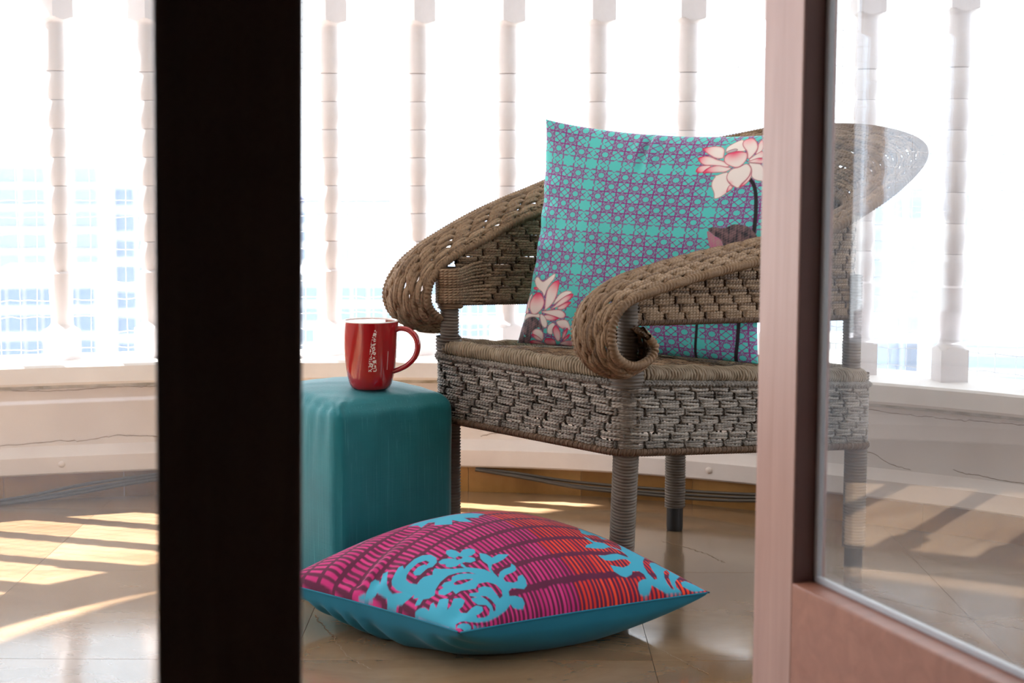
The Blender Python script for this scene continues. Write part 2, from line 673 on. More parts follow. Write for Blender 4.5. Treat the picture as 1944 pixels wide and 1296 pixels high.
# right leaf, swung open out over the balcony: local x runs from the free edge towards the hinge
door2 = tag(empty('door_2', (.254, 1.78, 0)), kind='structure')
door2.rotation_euler = (0, 0, math.atan2(-.94, .342))
LL, SW = 0.66, 0.080
L_T = 0.038                   # local +y points away from the room side of the view (to the right)
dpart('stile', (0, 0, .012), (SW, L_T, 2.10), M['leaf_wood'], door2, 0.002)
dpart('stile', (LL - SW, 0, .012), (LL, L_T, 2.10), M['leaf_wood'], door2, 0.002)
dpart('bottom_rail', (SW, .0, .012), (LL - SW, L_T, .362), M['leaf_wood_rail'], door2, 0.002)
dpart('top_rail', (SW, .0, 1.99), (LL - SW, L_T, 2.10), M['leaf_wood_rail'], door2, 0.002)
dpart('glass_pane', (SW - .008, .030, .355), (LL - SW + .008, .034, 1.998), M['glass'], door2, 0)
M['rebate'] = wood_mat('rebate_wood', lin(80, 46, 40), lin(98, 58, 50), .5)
tag(dpart('rebate_strip', (SW - .001, .0015, .362), (SW + .0012, .024, 1.99), M['rebate'], door2, 0), 'dark brown inner edge of the stile')  # thin darker strip added over the stile's inner side, not a separate lining
dpart('sealant', (SW, .024, .362), (SW + .007, .030, 1.99), M['sealant'], door2, 0.001)
dpart('sealant', (SW, .024, .362), (LL - SW, .030, .368), M['sealant'], door2, 0.001)

# ------------------------------------------------------------------ balusters
r_c, sq = 0.0250, 0.0295
prof = []


def shoulder(z0, z1, r0, r1, n=10):
    for i in range(n + 1):
        t = i / n
        prof.append((r0 + (r1 - r0) * (t ** 2.6), z0 + (z1 - z0) * t))


BZ = 0.307
prof += [(0.05, BZ), (0.05, .372)]
for i in range(11):
    t = i / 10
    prof.append((0.0235 + 0.0185 * (1 - t) ** 3.0, .374 + .022 * t))
for i in range(9):
    t = i / 8
    prof.append((0.0232 + 0.0036 * math.sin(t * PI * .62), .397 + (.503 - .397) * t))
prof.append((.0205, .5075))
nb = 7
for k in range(nb):
    z0 = .508 + k * (.955 - .508) / nb
    z1 = .508 + (k + 1) * (.955 - .508) / nb
    for t in (0.02, 0.1, .2, .32, .45, .6, .75, .86, .94, .985):
        b = math.sin((0.05 + 0.86 * t) * PI)
        prof.append((0.0198 + 0.0062 * b, z0 + (z1 - z0) * t))
    prof.append((.0188, z1))
for i in range(9):
    t = i / 8
    prof.append((0.0262 - 0.0028 * t - (0.002 if i == 0 else 0), .957 + (1.052 - .957) * t))
for i in range(11):
    t = i / 10
    prof.append((0.0234 + 0.0186 * t ** 3.0, 1.054 + .02 * t))
prof += [(0.05, 1.078), (0.05, 1.274)]
bal_me = lathe_mesh('baluster', prof, 32, sq)
bal_me.materials.append(M['white_paint'])
vis = {
    3.281: 'white turned baluster nearest the left edge, seen through the left pane',
    3.479: 'white turned baluster half hidden by the left edge of the dark post',
    3.676: 'white turned baluster wholly behind the dark door post',
    3.874: 'white turned baluster directly behind the red mug, right of the dark post',
    4.071: 'white turned baluster above the scroll of the far chair arm',
    4.269: 'white turned baluster just left of the lotus cushion top corner',
    4.466: 'white turned baluster rising behind the left half of the lotus cushion',
    4.664: 'white turned baluster rising behind the middle of the lotus cushion top',
    4.861: 'white turned baluster hidden behind the pinkish door stile',
    5.059: 'white turned baluster behind the chair back, seen through the right pane',
    5.256: 'white turned baluster nearest the right edge, seen through the right pane',
}
s = 3.281 - 0.1975 * 11
first = True
while s < 6.6:
    x, y, a = wall_at(s, .085)
    o = bpy.data.objects.new('baluster', bal_me)
    COL.objects.link(o)
    if first:
        bal_me.polygons.foreach_set('use_smooth', np.ones(len(bal_me.polygons), bool))
        bm = bmesh.new()
        bm.from_mesh(bal_me)
        for e in bm.edges:
            if len(e.link_faces) == 2 and e.calc_face_angle(0) > .5:
                e.smooth = False
        bm.to_mesh(bal_me)
        bm.free()
        first = False
    o.location = (x, y, 0)
    o.rotation_euler = (0, 0, a + math.radians(40))
    key = min(vis, key=lambda k: abs(k - s))
    if abs(key - s) < .02:
        lab = vis[key]
    elif s < 3.2:
        lab = 'white turned balcony baluster beyond the left edge of the photo'
    else:
        lab = 'white turned balcony baluster beyond the right edge of the photo'
    tag(o, lab, 'baluster', 'white turned balusters of the curved balcony' if abs(key - s) < .02 else ('balusters beyond the left edge' if s < 3.2 else 'balusters beyond the right edge'))
    s += 0.1975

# ------------------------------------------------------------------ bird net outside the balusters
net = Strands()
NS = np.arange(1.0, WS[-1] - .6, 0.0385)
for i, s0 in enumerate(NS):
    z = np.linspace(.27, 2.40, 22)
    ph = rng.random() * 6
    ss = s0 + 0.0022 * np.sin(z * 9 + ph) + 0.002 * rng.normal(size=len(z)).cumsum() * .2
    P = np.array([(*wall_at(a_, .203)[:2], b_) for a_, b_ in zip(ss, z)])
    net.tube(P, 0.0009, 3)
SS = np.arange(1.0, WS[-1] - .6, 0.0385 / 2)
XY = np.array([wall_at(a_, .203)[:2] for a_ in SS])
for z0 in np.arange(.277, 2.40, .0385):
    zz = z0 + 0.0018 * np.sin(SS * 2 * PI / .0385) * (rng.random() * .8) + 0.0012 * rng.normal(size=len(SS))
    net.tube(np.column_stack([XY, zz]), 0.0009, 3)
tag(net.build('bird_net', M['net']), 'thin white square mesh bird net stretched outside the balusters', 'net')

# ------------------------------------------------------------------ cables along the skirting
def cable_bundle(strands, label):
    P0 = strands[0]
    x, y, _ = wall_at(P0[len(P0) // 2][0], -.03)
    root = tag(empty('cable_bundle', (x, y, 0)), label, 'cable')
    for pts in strands:
        Q = resample(catmull(np.array([(*wall_at(s_, o_)[:2], h_) for s_, o_, h_ in pts]), 10), step=.01)[0]
        c = Strands()
        c.tube(Q, .0036, 8)
        c.build('cable', M['cable'], root)
    return root


cable_bundle([
    [(2.6, -.05, .0045), (2.95, -.045, .005), (3.16, -.032, .013), (3.32, -.026, .036), (3.5, -.024, .053), (3.62, -.02, .055)],
    [(2.6, -.06, .0045), (2.95, -.055, .0045), (3.14, -.042, .006), (3.30, -.034, .025), (3.48, -.031, .047), (3.62, -.03, .053)],
    [(2.6, -.07, .0045), (2.98, -.062, .0045), (3.18, -.05, .008), (3.32, -.042, .022), (3.46, -.038, .040), (3.62, -.035, .050)],
], 'dark cables sagging along the brown skirting behind the left pane')
cable_bundle([
    [(4.21, -.012, .056), (4.30, -.022, .050), (4.42, -.028, .038), (4.55, -.030, .033), (4.70, -.030, .034), (4.85, -.030, .040), (4.95, -.028, .05)],
    [(4.21, -.020, .054), (4.32, -.029, .043), (4.44, -.036, .030), (4.58, -.038, .026), (4.72, -.038, .028), (4.85, -.038, .034), (4.95, -.036, .045)],
    [(4.24, -.028, .052), (4.34, -.037, .040), (4.46, -.044, .026), (4.60, -.046, .022), (4.74, -.046, .022), (4.85, -.046, .028), (4.95, -.044, .040)],
], 'dark cables sagging along the skirting under the wicker chair')

# ------------------------------------------------------------------ rope materials
def rope_mat(name, c0, c1, c2, pitch=0.0075):
    b = MatB(name)
    uv = b.n('ShaderNodeUVMap')
    sep = b.n('ShaderNodeSeparateXYZ')
    b.l(uv.outputs[0], sep.inputs[0])
    tw = b.math('ADD', b.math('DIVIDE', sep.outputs[0], pitch), b.math('MULTIPLY', sep.outputs[1], 2.0))
    sn = b.math('SINE', b.math('MULTIPLY', tw, 2 * PI))
    h = b.math('MULTIPLY', b.math('ADD', sn, 1.0), .5)
    at = b.n('ShaderNodeAttribute', attribute_name='tint')
    v = b.coord('Object')
    n1 = b.noise(v, 22, 5, 0.65)
    fac = b.math('ADD', b.math('MULTIPLY', at.outputs['Fac'], .45), b.math('MULTIPLY', n1, .62))
    c = b.ramp(fac, [(0.25, c0), (0.5, c1), (0.85, c2)])
    b.base(c)
    b.set(Roughness=0.6, Specular_IOR_Level=.3)
    b.bump(h, 0.75, 0.0016)
    return b.m


M['rope_grey'] = rope_mat('rope_grey', lin(76, 69, 62), lin(128, 119, 110), lin(168, 158, 147))
M['rope_brown'] = rope_mat('rope_brown', lin(76, 56, 40), lin(118, 92, 68), lin(154, 128, 102))
M['cord_dark'] = rope_mat('cord_dark', lin(62, 44, 33), lin(90, 67, 49), lin(114, 90, 70), .004)
M['rim_cord'] = rope_mat('rim_cord', lin(92, 76, 60), lin(132, 115, 95), lin(160, 144, 122), .02)
M['wrap_cord'] = rope_mat('wrap_cord', lin(66, 57, 49), lin(98, 87, 77), lin(124, 112, 101), .02)

# ------------------------------------------------------------------ the wicker chair
CA = np.array([.1874, 2.8045])
YAW = 0.712
CD_ = np.array([math.cos(YAW), math.sin(YAW)])     # front to back
CE_ = np.array([-math.sin(YAW), math.cos(YAW)])    # near arm to far arm
CW, CDp = 0.463, 0.60
TILT = 0.056 / 0.60
HB, HT, HS = 0.303, 0.411, 0.434


def cw(P):
    P = np.asarray(P, float)
    xy = CA + P[..., 0:1] * CE_ + P[..., 1:2] * CD_
    return np.concatenate([xy, P[..., 2:3]], -1)


ctr = cw(np.array([CW / 2, CDp / 2, 0]))
chair = tag(empty('wicker_armchair', (ctr[0], ctr[1], 0)),
            'grey brown woven wicker armchair with curled scroll arms holding the lotus cushion', 'chair')


def wave(c, shift, kind='2/2'):
    """+1 where the ropes lie over the stakes, -1 where they dive under"""
    if kind == '2/2':
        return np.clip(1.7 * np.sin(2 * PI * (c + shift) / 4 + PI / 4), -1, 1)
    per = 3 if kind == '2/1' else 4                      # over two or three, under one
    d = np.abs(np.mod(c + shift, per) - per / 2)
    return 1 - 2 * np.exp(-(d / 0.44) ** 2)


def weave(buf, G, Nrm, cs, side, group=3, r=0.0025, amp=0.0030, flips=None, masks=None, stakes=True, sr=0.0019, kind='2/2', slant=.0006, proud=1.0, pin=.0007):
    """G[r, m, 3] rope rows, Nrm[r, m, 3], cs[m] coordinate in stakes, side[m] +-1: which face is the outer one"""
    nr, m = G.shape[:2]
    gi = np.arange(nr) // group
    ng = gi[-1] + 1
    half = ng / 2 if flips is None else flips
    sh = np.where(gi < half, gi, 2 * half - gi)
    inner = np.arange(nr) % group - (group - 1) / 2
    jit = rng.normal(0, 0.0003, (nr, 1))
    up = np.gradient(G, axis=0)
    up /= np.maximum(np.linalg.norm(up, axis=2), 1e-9)[..., None]
    for k in range(nr):
        wv = wave(cs, sh[k], kind)
        off = amp * wv * side
        pinch = -inner[k] * pin * (1 - wv) * .5
        slow = slant * np.sin(cs * .9 + k * 1.7 + sh[k]) + slant * .8 * np.sin(cs * .37 + gi[k] * 2.1)
        P = G[k] + Nrm[k] * off[:, None] + up[k] * (pinch + slow + jit[k])[:, None]
        ok = np.ones(m, bool) if masks is None else masks[k]
        idx = np.flatnonzero(ok)
        if len(idx) == 0:
            continue
        for run in np.split(idx, np.flatnonzero(np.diff(idx) > 1) + 1):
            if len(run) > 5:
                buf.tube(P[run], r * (.92 + .16 * rng.random()), 6, Nrm[k][run])
    if stakes:
        j0, j1 = math.ceil(cs.min()), math.floor(cs.max())
        for j in range(j0, j1 + 1):
            i = int(np.argmin(np.abs(cs - j)))
            wv = np.array([wave(np.array([float(j)]), sh[k], kind)[0] for k in range(nr)])
            wv = np.convolve(np.r_[wv[0], wv, wv[-1]], [.2, .6, .2], 'valid')
            P = G[:, i] - Nrm[:, i] * (amp * proud * wv * side[i])[:, None]
            ok = np.ones(nr, bool) if masks is None else masks[:, i]
            idx = np.flatnonzero(ok)
            if len(idx) > 3:
                buf.tube(P[idx], sr, 6, Nrm[idx, i], tint=-.15 + .4 * rng.random())


def ribbed(buf, P, r, pitch, amp, n=12, closed=False, helix=1.0, tint=.5, per=4, nrm=None):
    P = np.asarray(P)
    if nrm is None:
        Q, s = resample(P, step=pitch / per)
    else:
        s0 = arclen(P)
        s = np.linspace(0, s0[-1], int(s0[-1] / pitch * per))
        Q = np.stack([np.interp(s, s0, P[:, k]) for k in range(3)], 1)
        nrm = np.stack([np.interp(s, s0, nrm[:, k]) for k in range(3)], 1)
    if closed:
        Q = Q[:-1]
    rad = lambda s_, a_: r + amp * (np.abs(np.sin(PI * s_ / pitch + helix * a_ * .5)) - .5)
    buf.tube(Q, r, n, nrm=nrm, closed=closed, tint=tint, rad=rad)


def coil(buf, P, R, pitch, r, per=11):
    """one cord wound round a rail"""
    Q, s = resample(np.asarray(P), step=pitch / per)
    T = np.gradient(Q, axis=0)
    T /= np.linalg.norm(T, axis=1)[:, None]
    B_ = np.cross(T, np.array([0, 0, 1.0]))
    B_ /= np.linalg.norm(B_, axis=1)[:, None]
    N_ = np.cross(B_, T)
    a = 2 * PI * s / pitch + .25 * np.sin(s * 31)
    Rr = R + .0012 * np.sin(s * 47) + .0008 * np.sin(s * 113)
    H = Q + Rr[:, None] * (np.cos(a)[:, None] * N_ + np.sin(a)[:, None] * B_) + T * (.35 * R * np.sin(a))[:, None]
    buf.tube(H, r, 6, nrm=np.cos(a)[:, None] * N_ + np.sin(a)[:, None] * B_, tint=.5)


# skirt loop: rounded rectangle round the four legs
def loop_path(off, rad, step=0.0033):
    pts = []
    c = [(-off + rad, -off + rad, PI, 1.5 * PI), (CW + off - rad, -off + rad, 1.5 * PI, 2 * PI), (CW + off - rad, CDp + off - rad, 0, .5 * PI), (-off + rad, CDp + off - rad, .5 * PI, PI)]
    for cx, cy, a0, a1 in c[2:] + c[:2]:
        for a in np.linspace(a0, a1, 10):
            pts.append((cx + rad * math.cos(a), cy + rad * math.sin(a)))
    pts.append(pts[0])
    P, s = resample(np.array(pts), step=step)
    return P, s


lp, ls = loop_path(.023, .040)
lp, ls = lp[:-1], ls[:-1]
mT = np.roll(lp, -1, 0) - np.roll(lp, 1, 0)
mT /= np.linalg.norm(mT, axis=1)[:, None]
ln = np.stack([mT[:, 1], -mT[:, 0]], 1)            # outward in (u, w)
lnW = ln[:, 0:1] * CE_ + ln[:, 1:2] * CD_
lnW = np.column_stack([lnW, np.zeros(len(lnW))])
ROW = 0.00455
nrow = 24
rowsG = []
for k in range(nrow):
    h = HB + .004 + k * ROW - TILT * np.clip(lp[:, 1], 0, CDp)
    rowsG.append(cw(np.column_stack([lp, h])))
G = np.array(rowsG)
total = ls[-1] + .0033
cs = ls / total * round(total / .0118 / 4) * 4
buf = Strands()
weave(buf, G, np.broadcast_to(lnW, G.shape), cs, np.ones(len(lp)), group=3, r=.0027, amp=.0026, kind='3/1', proud=1.75, sr=.0021, slant=.0011)
buf.build('skirt_weave', M['rope_grey'], chair, 'stuff')


def loop_at(off, rad, h, step=.004):
    P, s = loop_path(off, rad, step)
    return cw(np.column_stack([P, h - TILT * np.clip(P[:, 1], 0, CDp)]))


buf = Strands()
L1 = loop_at(.0285, .045, HT + .002, .004)
Lc = L1[:-1]
sl = arclen(L1)[:-1]
for ph in (0, 2.1, 4.2):                             # plaited border at the top of the skirt
    a = sl * 2 * PI / .024 + ph
    P = Lc + np.column_stack([np.zeros((len(Lc), 2)), .0038 * np.sin(a)]) + np.column_stack([lnW[np.minimum((np.arange(len(Lc)) * len(lnW) / len(Lc)).astype(int), len(lnW) - 1)][:, :2] * (.0026 * np.cos(2 * a))[:, None], np.zeros(len(Lc))])
    buf.tube(P, .0030, 6, closed=True)
buf.build('skirt_braid', M['rope_grey'], chair, 'stuff')
buf = Strands()
ribbed(buf, loop_at(.025, .042, HB - .003), .0062, .0062, .0022, 10, True, 1.0)
buf.build('bottom_border', M['cord_dark'], chair)
buf = Strands()
coil(buf, loop_at(.012, .034, HT + .0165), .0128, .0064, .0034)
buf.build('seat_rim', M['rim_cord'], chair)
for u_, w_, r_ in ((-.004, -.004, .0275), (CW - .004, -.004, .0225)):
    b = Strands()
    p = cw(np.array([u_, w_, 0]))
    ribbed(b, np.array([(p[0], p[1], HT - .004), (p[0], p[1], HT + .038)]), r_, .0060, .0030, 20, tint=.45, per=5)
    b.build('corner_binding', M['wrap_cord'], chair)

# seat
nseat = int((CDp + .0) / .0050)
uu = np.linspace(-.002, CW + .002, 120)
rowsG, rowsN = [], []
for k in range(nseat):
    w = .004 + k * (CDp - .008) / (nseat - 1)
    crown = .010 * np.sin(np.clip(uu / CW, 0, 1) * PI) ** .7 * math.sin(w / CDp * PI) ** .7
    rowsG.append(cw(np.column_stack([uu, np.full_like(uu, w), HS - .006 + crown - TILT * w])))
G = np.array(rowsG)
Nn = np.broadcast_to(np.array([0, 0, 1.0]), G.shape)
buf = Strands()
weave(buf, G, Nn, uu / .0140 + 40, np.ones(len(uu)), group=4, flips=15, r=.0029)
buf.build('seat_weave', M['rope_brown'], chair, 'stuff')


# legs, with wrapped cord and rubber caps
def leg(u, w, z0, z1, r=.0205, cap=.05, name='leg', mat='wrap_cord', tint=.5, rake=(0, 0)):
    p = cw(np.array([u, w, 0]))
    f = cw(np.array([u + rake[0], w + rake[1], 0]))      # foot
    k = cap / HB
    q = f + (p - f) * k
    b = Strands()
    ribbed(b, np.array([(q[0], q[1], z0 + cap), (p[0], p[1], max(HB, z0 + cap + .001)), (p[0], p[1], z1)]) if cap else np.array([(p[0], p[1], z0), (p[0], p[1], z1)]), r, .0056, .0026, 20, helix=1.0, tint=tint, per=5)
    o = b.build(name, M[mat], chair)
    if cap:
        me = lathe_mesh('foot_cap', [(.0155, 0), (.0168, .003), (.0172, .012), (.0172, cap + .006), (.012, cap + .007)], 20)
        c = link('foot_cap', me, M['black_rubber'], None, smooth=True, sharp=.7)
        c.location = (f[0], f[1], z0)
        c.parent = o
        c.matrix_parent_inverse = Matrix.Translation(chair.location).inverted() @ Matrix.Translation(chair.location)
        tag(c, 'black rubber foot cap')
    return o


leg(0, 0, 0, HS - .004, cap=.03, rake=(.052, .037))
leg(CW, 0, 0, HS - .004)
leg(CW, CDp, 0, HS - TILT * CDp + .0)
leg(0, CDp, 0, HS - TILT * CDp + .0)
leg(CW - .004, -.002, HS - .02, .574, r=.0165, cap=0, name='arm_post')
leg(.006, .006, HS - .02, .555, r=.0165, cap=0, name='arm_post')
leg(.0, CDp - .02, HS - TILT * CDp - .02, .56, r=.0165, cap=0, name='back_post')
leg(CW, CDp - .02, HS - TILT * CDp - .02, .56, r=.0165, cap=0, name='back_post')

# wrapped collar where the far arm post meets the arm
b = Strands()
p = cw(np.array([CW - .004, .0, 0]))
ribbed(b, np.array([(p[0], p[1], .50), (p[0], p[1], .535), (p[0], p[1], .574)]), .0225, .0062, .003, 20, tint=.4, per=5)
b.build('post_collar', M['rope_brown'], chair)

# ropes fanning from the post into the arm panel
b = Strands()
for k in range(13):
    h = .512 + k * .0048
    f = .35 * (k - 5)
    pts = [(CW + .020, .012, h), (CW + .014, -.016, h), (CW - .004, -.0262, h), (CW - .0225, -.014, h), (CW - .0255, .004, h + .0004 * f), (CW - .016, .026, h + .0016 * f), (CW - .006, .052, h + .0034 * f), (CW - .004, .075 + .010 * (k % 3), h + .0046 * f)]
    b.tube(resample(catmull(cw(np.array(pts)), 6), step=.004)[0], .0030, 6)
b.build('post_wrap', M['rope_brown'], chair, 'stuff')

# panel (inside line of the collar down to the lower border), from near arm round the back to the far arm
JP = [(.004, .012, .552), (.0, .10, .580), (.0, .22, .602), (.0, .35, .622), (-.004, .46, .642), (.0, .56, .665), (.05, .632, .69), (.15, .665, .715), (.25, .672, .725), (.35, .665, .722),
      (.42, .632, .715), (.458, .55, .710), (.465, .42, .702), (.468, .28, .690), (.468, .17, .655), (.466, .08, .622), (.463, .015, .594)]
J, _ = resample(catmull(JP, 14), step=.0035)
sJ = arclen(J[:, :2])
bot = .510 - np.clip(J[:, 1], 0, 1) * .045
Jt = np.gradient(J[:, :2], axis=0)
Jt /= np.linalg.norm(Jt, axis=1)[:, None]
Jn = np.stack([Jt[:, 1], -Jt[:, 0]], 1)            # outward for near->back->far travel
Jn = -Jn if (Jn[len(Jn) // 2] @ np.array([0, 1.0])) < 0 else Jn
JnW = np.column_stack([Jn[:, 0:1] * CE_ + Jn[:, 1:2] * CD_, np.zeros(len(Jn))])
nr = 56
rowsG, masks = [], []
for k in range(nr):
    h = bot + .004 + k * ROW
    frac = np.clip((h - bot) / np.maximum(J[:, 2] - bot, .02), 0, 1)
    lean = .0 * frac
    rowsG.append(cw(np.column_stack([J[:, 0] + Jn[:, 0] * lean, J[:, 1] + Jn[:, 1] * lean, h])))
    masks.append(h < J[:, 2] + .006)
G = np.array(rowsG)
side = np.where(J[:, 0] > CW * .5, -1.0, 1.0)
buf = Strands()
weave(buf, G, np.broadcast_to(JnW, G.shape), sJ / .0120, side, group=3, flips=6.0, r=.0034, amp=.0024, kind='3/1', proud=1.75, sr=.0021, slant=.0006, pin=.0001, masks=np.array(masks))
buf.build('panel_weave', M['rope_brown'], chair, 'stuff')
buf = Strands()
ribbed(buf, cw(np.column_stack([J[:, :2], bot])), .0058, .0058, .002, 10)
buf.build('panel_border', M['cord_dark'], chair)

# the rolled collar: pairs of inner and outer edge points, near scroll -> arm -> back -> far arm -> far scroll
PAIR = [
    ((0.030, -0.004, 0.490), (-0.060, -0.014, 0.493)), ((0.030, 0.012, 0.474), (-0.060, 0.002, 0.476)), ((0.030, 0.008, 0.452), (-0.060, -0.008, 0.457)), ((0.030, -0.022, 0.440), (-0.060, -0.044, 0.448)),
    ((0.030, -0.062, 0.450), (-0.060, -0.082, 0.466)), ((0.030, -0.086, 0.484), (-0.060, -0.094, 0.500)), ((0.030, -0.082, 0.522), (-0.060, -0.084, 0.531)), ((0.030, -0.052, 0.552), (-0.060, -0.052, 0.553)),
    ((0.030, 0.006, 0.577), (-0.060, 0.006, 0.566)), ((0.030, 0.080, 0.592), (-0.060, 0.080, 0.579)), ((0.030, 0.157, 0.604), (-0.060, 0.170, 0.592)), ((0.028, 0.250, 0.615), (-0.061, 0.260, 0.604)),
    ((0.020, 0.346, 0.627), (-0.066, 0.350, 0.626)), ((0.008, 0.460, 0.645), (-0.088, 0.445, 0.664)), ((0.010, 0.550, 0.664), (-0.116, 0.540, 0.718)), ((0.055, 0.620, 0.690), (-0.108, 0.630, 0.770)),
    ((0.110, 0.645, 0.705), (-0.045, 0.700, 0.803)), ((0.180, 0.655, 0.718), (0.070, 0.732, 0.826)), ((0.250, 0.660, 0.725), (0.200, 0.742, 0.832)), ((0.330, 0.655, 0.722), (0.330, 0.735, 0.826)),
    ((0.400, 0.625, 0.715), (0.440, 0.700, 0.806)), ((0.447, 0.549, 0.712), (0.512, 0.620, 0.788)), ((0.460, 0.447, 0.706), (0.549, 0.498, 0.765)), ((0.463, 0.338, 0.698), (0.560, 0.378, 0.736)),
    ((0.463, 0.250, 0.676), (0.554, 0.268, 0.706)), ((0.463, 0.158, 0.650), (0.553, 0.168, 0.676)), ((0.463, 0.086, 0.622), (0.553, 0.088, 0.646)), ((0.463, 0.001, 0.588), (0.553, -0.002, 0.604)),
    ((0.463, -0.038, 0.555), (0.553, -0.052, 0.568)), ((0.463, -0.049, 0.525), (0.553, -0.075, 0.530)), ((0.463, -0.042, 0.499), (0.553, -0.068, 0.498)), ((0.463, -0.017, 0.481), (0.553, -0.042, 0.474)),
    ((0.463, 0.018, 0.473), (0.553, -0.007, 0.468)),
]
I_ = catmull([a for a, b in PAIR], 16)
O_ = catmull([b for a, b in PAIR], 16)
mid = (I_ + O_) / 2
sm = arclen(mid)
si = np.linspace(0, sm[-1], int(sm[-1] / .0036))
I_ = np.stack([np.interp(si, sm, I_[:, k]) for k in range(3)], 1)
O_ = np.stack([np.interp(si, sm, O_[:, k]) for k in range(3)], 1)
Iw, Ow = cw(I_), cw(O_)
Tm = np.gradient((Iw + Ow) / 2, axis=0)
Nb = -np.cross(Tm, Ow - Iw)
Nb /= np.linalg.norm(Nb, axis=1)[:, None]
nrb = 27
rowsG = []
for k in range(nrb):
    t = (k + .5) / nrb
    rowsG.append(Iw * (1 - t) + Ow * t + Nb * (.016 * 4 * t * (1 - t)))
G = np.array(rowsG)
buf = Strands()
weave(buf, G, np.broadcast_to(Nb, G.shape), si / .0150, np.ones(len(si)), group=3, flips=4.5, r=.0037, amp=.0024, kind='2/1', slant=.0012, proud=1.6)
buf.build('collar_weave', M['rope_brown'], chair, 'stuff')
for E_ in (Iw, Ow):
    buf = Strands()
    ribbed(buf, E_, .0066, .0068, .0030, 10, helix=1.4, nrm=Nb)
    buf.build('collar_edge', M['rope_brown'], chair)


# ------------------------------------------------------------------ cushions
def cushion_grid(c00, c10, c11, c01, T, n, pull, nrm, power=.42, wr=None, tb=1.0, sag=1.0):
    """corners in order (u,v)=(0,0),(1,0),(1,1),(0,1); returns grid of one face bulging along nrm"""
    u = np.linspace(0, 1, n)
    U, Vv = np.meshgrid(u, u, indexing='ij')
    # edges bow inwards between the corners
    bu = 4 * U * (1 - U)
    bv = 4 * Vv * (1 - Vv)
    Uc = .5 + (U - .5) * (1 - pull * bv ** .9)
    Vc = .5 + (Vv - .5) * (1 - pull * bu ** .9 * np.where(Vv < .5, sag, 1.0))
    c00, c10, c11, c01 = [np.asarray(c, float) for c in (c00, c10, c11, c01)]
    P = (c00 * ((1 - Uc) * (1 - Vc))[..., None] + c10 * (Uc * (1 - Vc))[..., None] + c11 * (Uc * Vc)[..., None] + c01 * ((1 - Uc) * Vc)[..., None])
    prof_ = (np.sin(PI * U).clip(0) * np.sin(PI * Vv).clip(0)) ** power
    D = T * prof_ * tb
    if wr is not None:
        D = D + wr(U, Vv)
    return P + D[..., None] * np.asarray(nrm), U, Vv


def grid_obj(name, P, mat, parent, colors=None, flip=False):
    n, m = P.shape[:2]
    idx = np.arange(n * m).reshape(n, m)
    q = np.stack([idx[:-1, :-1], idx[1:, :-1], idx[1:, 1:], idx[:-1, 1:]], -1).reshape(-1, 4)
    if flip:
        q = q[:, ::-1]
    me = bpy.data.meshes.new(name)
    me.vertices.add(n * m)
    me.vertices.foreach_set('co', P.reshape(-1, 3).ravel())
    me.loops.add(q.size)
    me.polygons.add(len(q))
    me.polygons.foreach_set('loop_start', np.arange(len(q)) * 4)
    me.polygons.foreach_set('loop_total', np.full(len(q), 4))
    me.loops.foreach_set('vertex_index', q.ravel().astype(np.int32))
    me.update()
    if colors is not None:
        ca = me.color_attributes.new('print', 'FLOAT_COLOR', 'POINT')
        c4 = np.concatenate([colors.reshape(-1, 3), np.ones((n * m, 1))], 1)
        ca.data.foreach_set('color', c4.ravel().astype(np.float32))
    me.polygons.foreach_set('use_smooth', np.ones(len(q), bool))
    return link(name, me, mat, parent)


def cloth_mat(name, col=None, attr=None, rough=.75, scale=900, sheen=.1, stripes=None):
    b = MatB(name)
    v = b.coord('Object')
    if attr:
        a = b.n('ShaderNodeVertexColor', layer_name=attr)
        b.base(a.outputs['Color'])
    else:
        n1 = b.noise(v, 14, 4)
        b.base(b.ramp(n1, [(.3, tuple(x * .86 for x in col[:3])), (.7, col[:3])]))
    b.set(Roughness=rough, Sheen_Weight=sheen, Specular_IOR_Level=.25)
    n2 = b.noise(v, scale, 2)
    b.bump(n2, .12, .0006)
    return b.m


def smooth_noise(U, V, fx, fy, seed):
    r = np.random.default_rng(seed)
    out = np.zeros_like(U)
    for _ in range(7):
        a, b_, p = r.normal(0, fx), r.normal(0, fy), r.random() * 6.28
        out += np.sin(2 * PI * (a * U + b_ * V) + p)
    return out / 7


# paint helpers: work on arrays of print coordinates
def L3(r, g, b):
    return np.array(lin(r, g, b)[:3])


def over(C, mask, col):
    col = np.asarray(col)
    return C * (1 - mask[..., None]) + col * mask[..., None]


def sstep(d, w):
    return np.clip(.5 - d / w, 0, 1)


def poly_sd(X, Y, pts):
    """signed distance to a closed polygon (negative inside)"""
    pts = np.asarray(pts, float)
    n = len(pts)
    x0, x1 = pts[:, 0].min() - .05, pts[:, 0].max() + .05
    y0, y1 = pts[:, 1].min() - .05, pts[:, 1].max() + .05
    out = np.full(X.shape, 1.0)
    sel = (X > x0) & (X < x1) & (Y > y0) & (Y < y1)
    x, y = X[sel], Y[sel]
    d = np.full(x.shape, 1e9)
    inside = np.zeros(x.shape, bool)
    for i in range(n):
        ax, ay = pts[i]
        bx, by = pts[(i + 1) % n]
        ex, ey = bx - ax, by - ay
        t = np.clip(((x - ax) * ex + (y - ay) * ey) / max(ex * ex + ey * ey, 1e-12), 0, 1)
        d = np.minimum(d, (x - ax - t * ex) ** 2 + (y - ay - t * ey) ** 2)
        c = ((ay > y) != (by > y)) & (x < (bx - ax) * (y - ay) / (by - ay + 1e-15) + ax)
        inside ^= c
    d = np.sqrt(d)
    out[sel] = np.where(inside, -d, d)
    return out


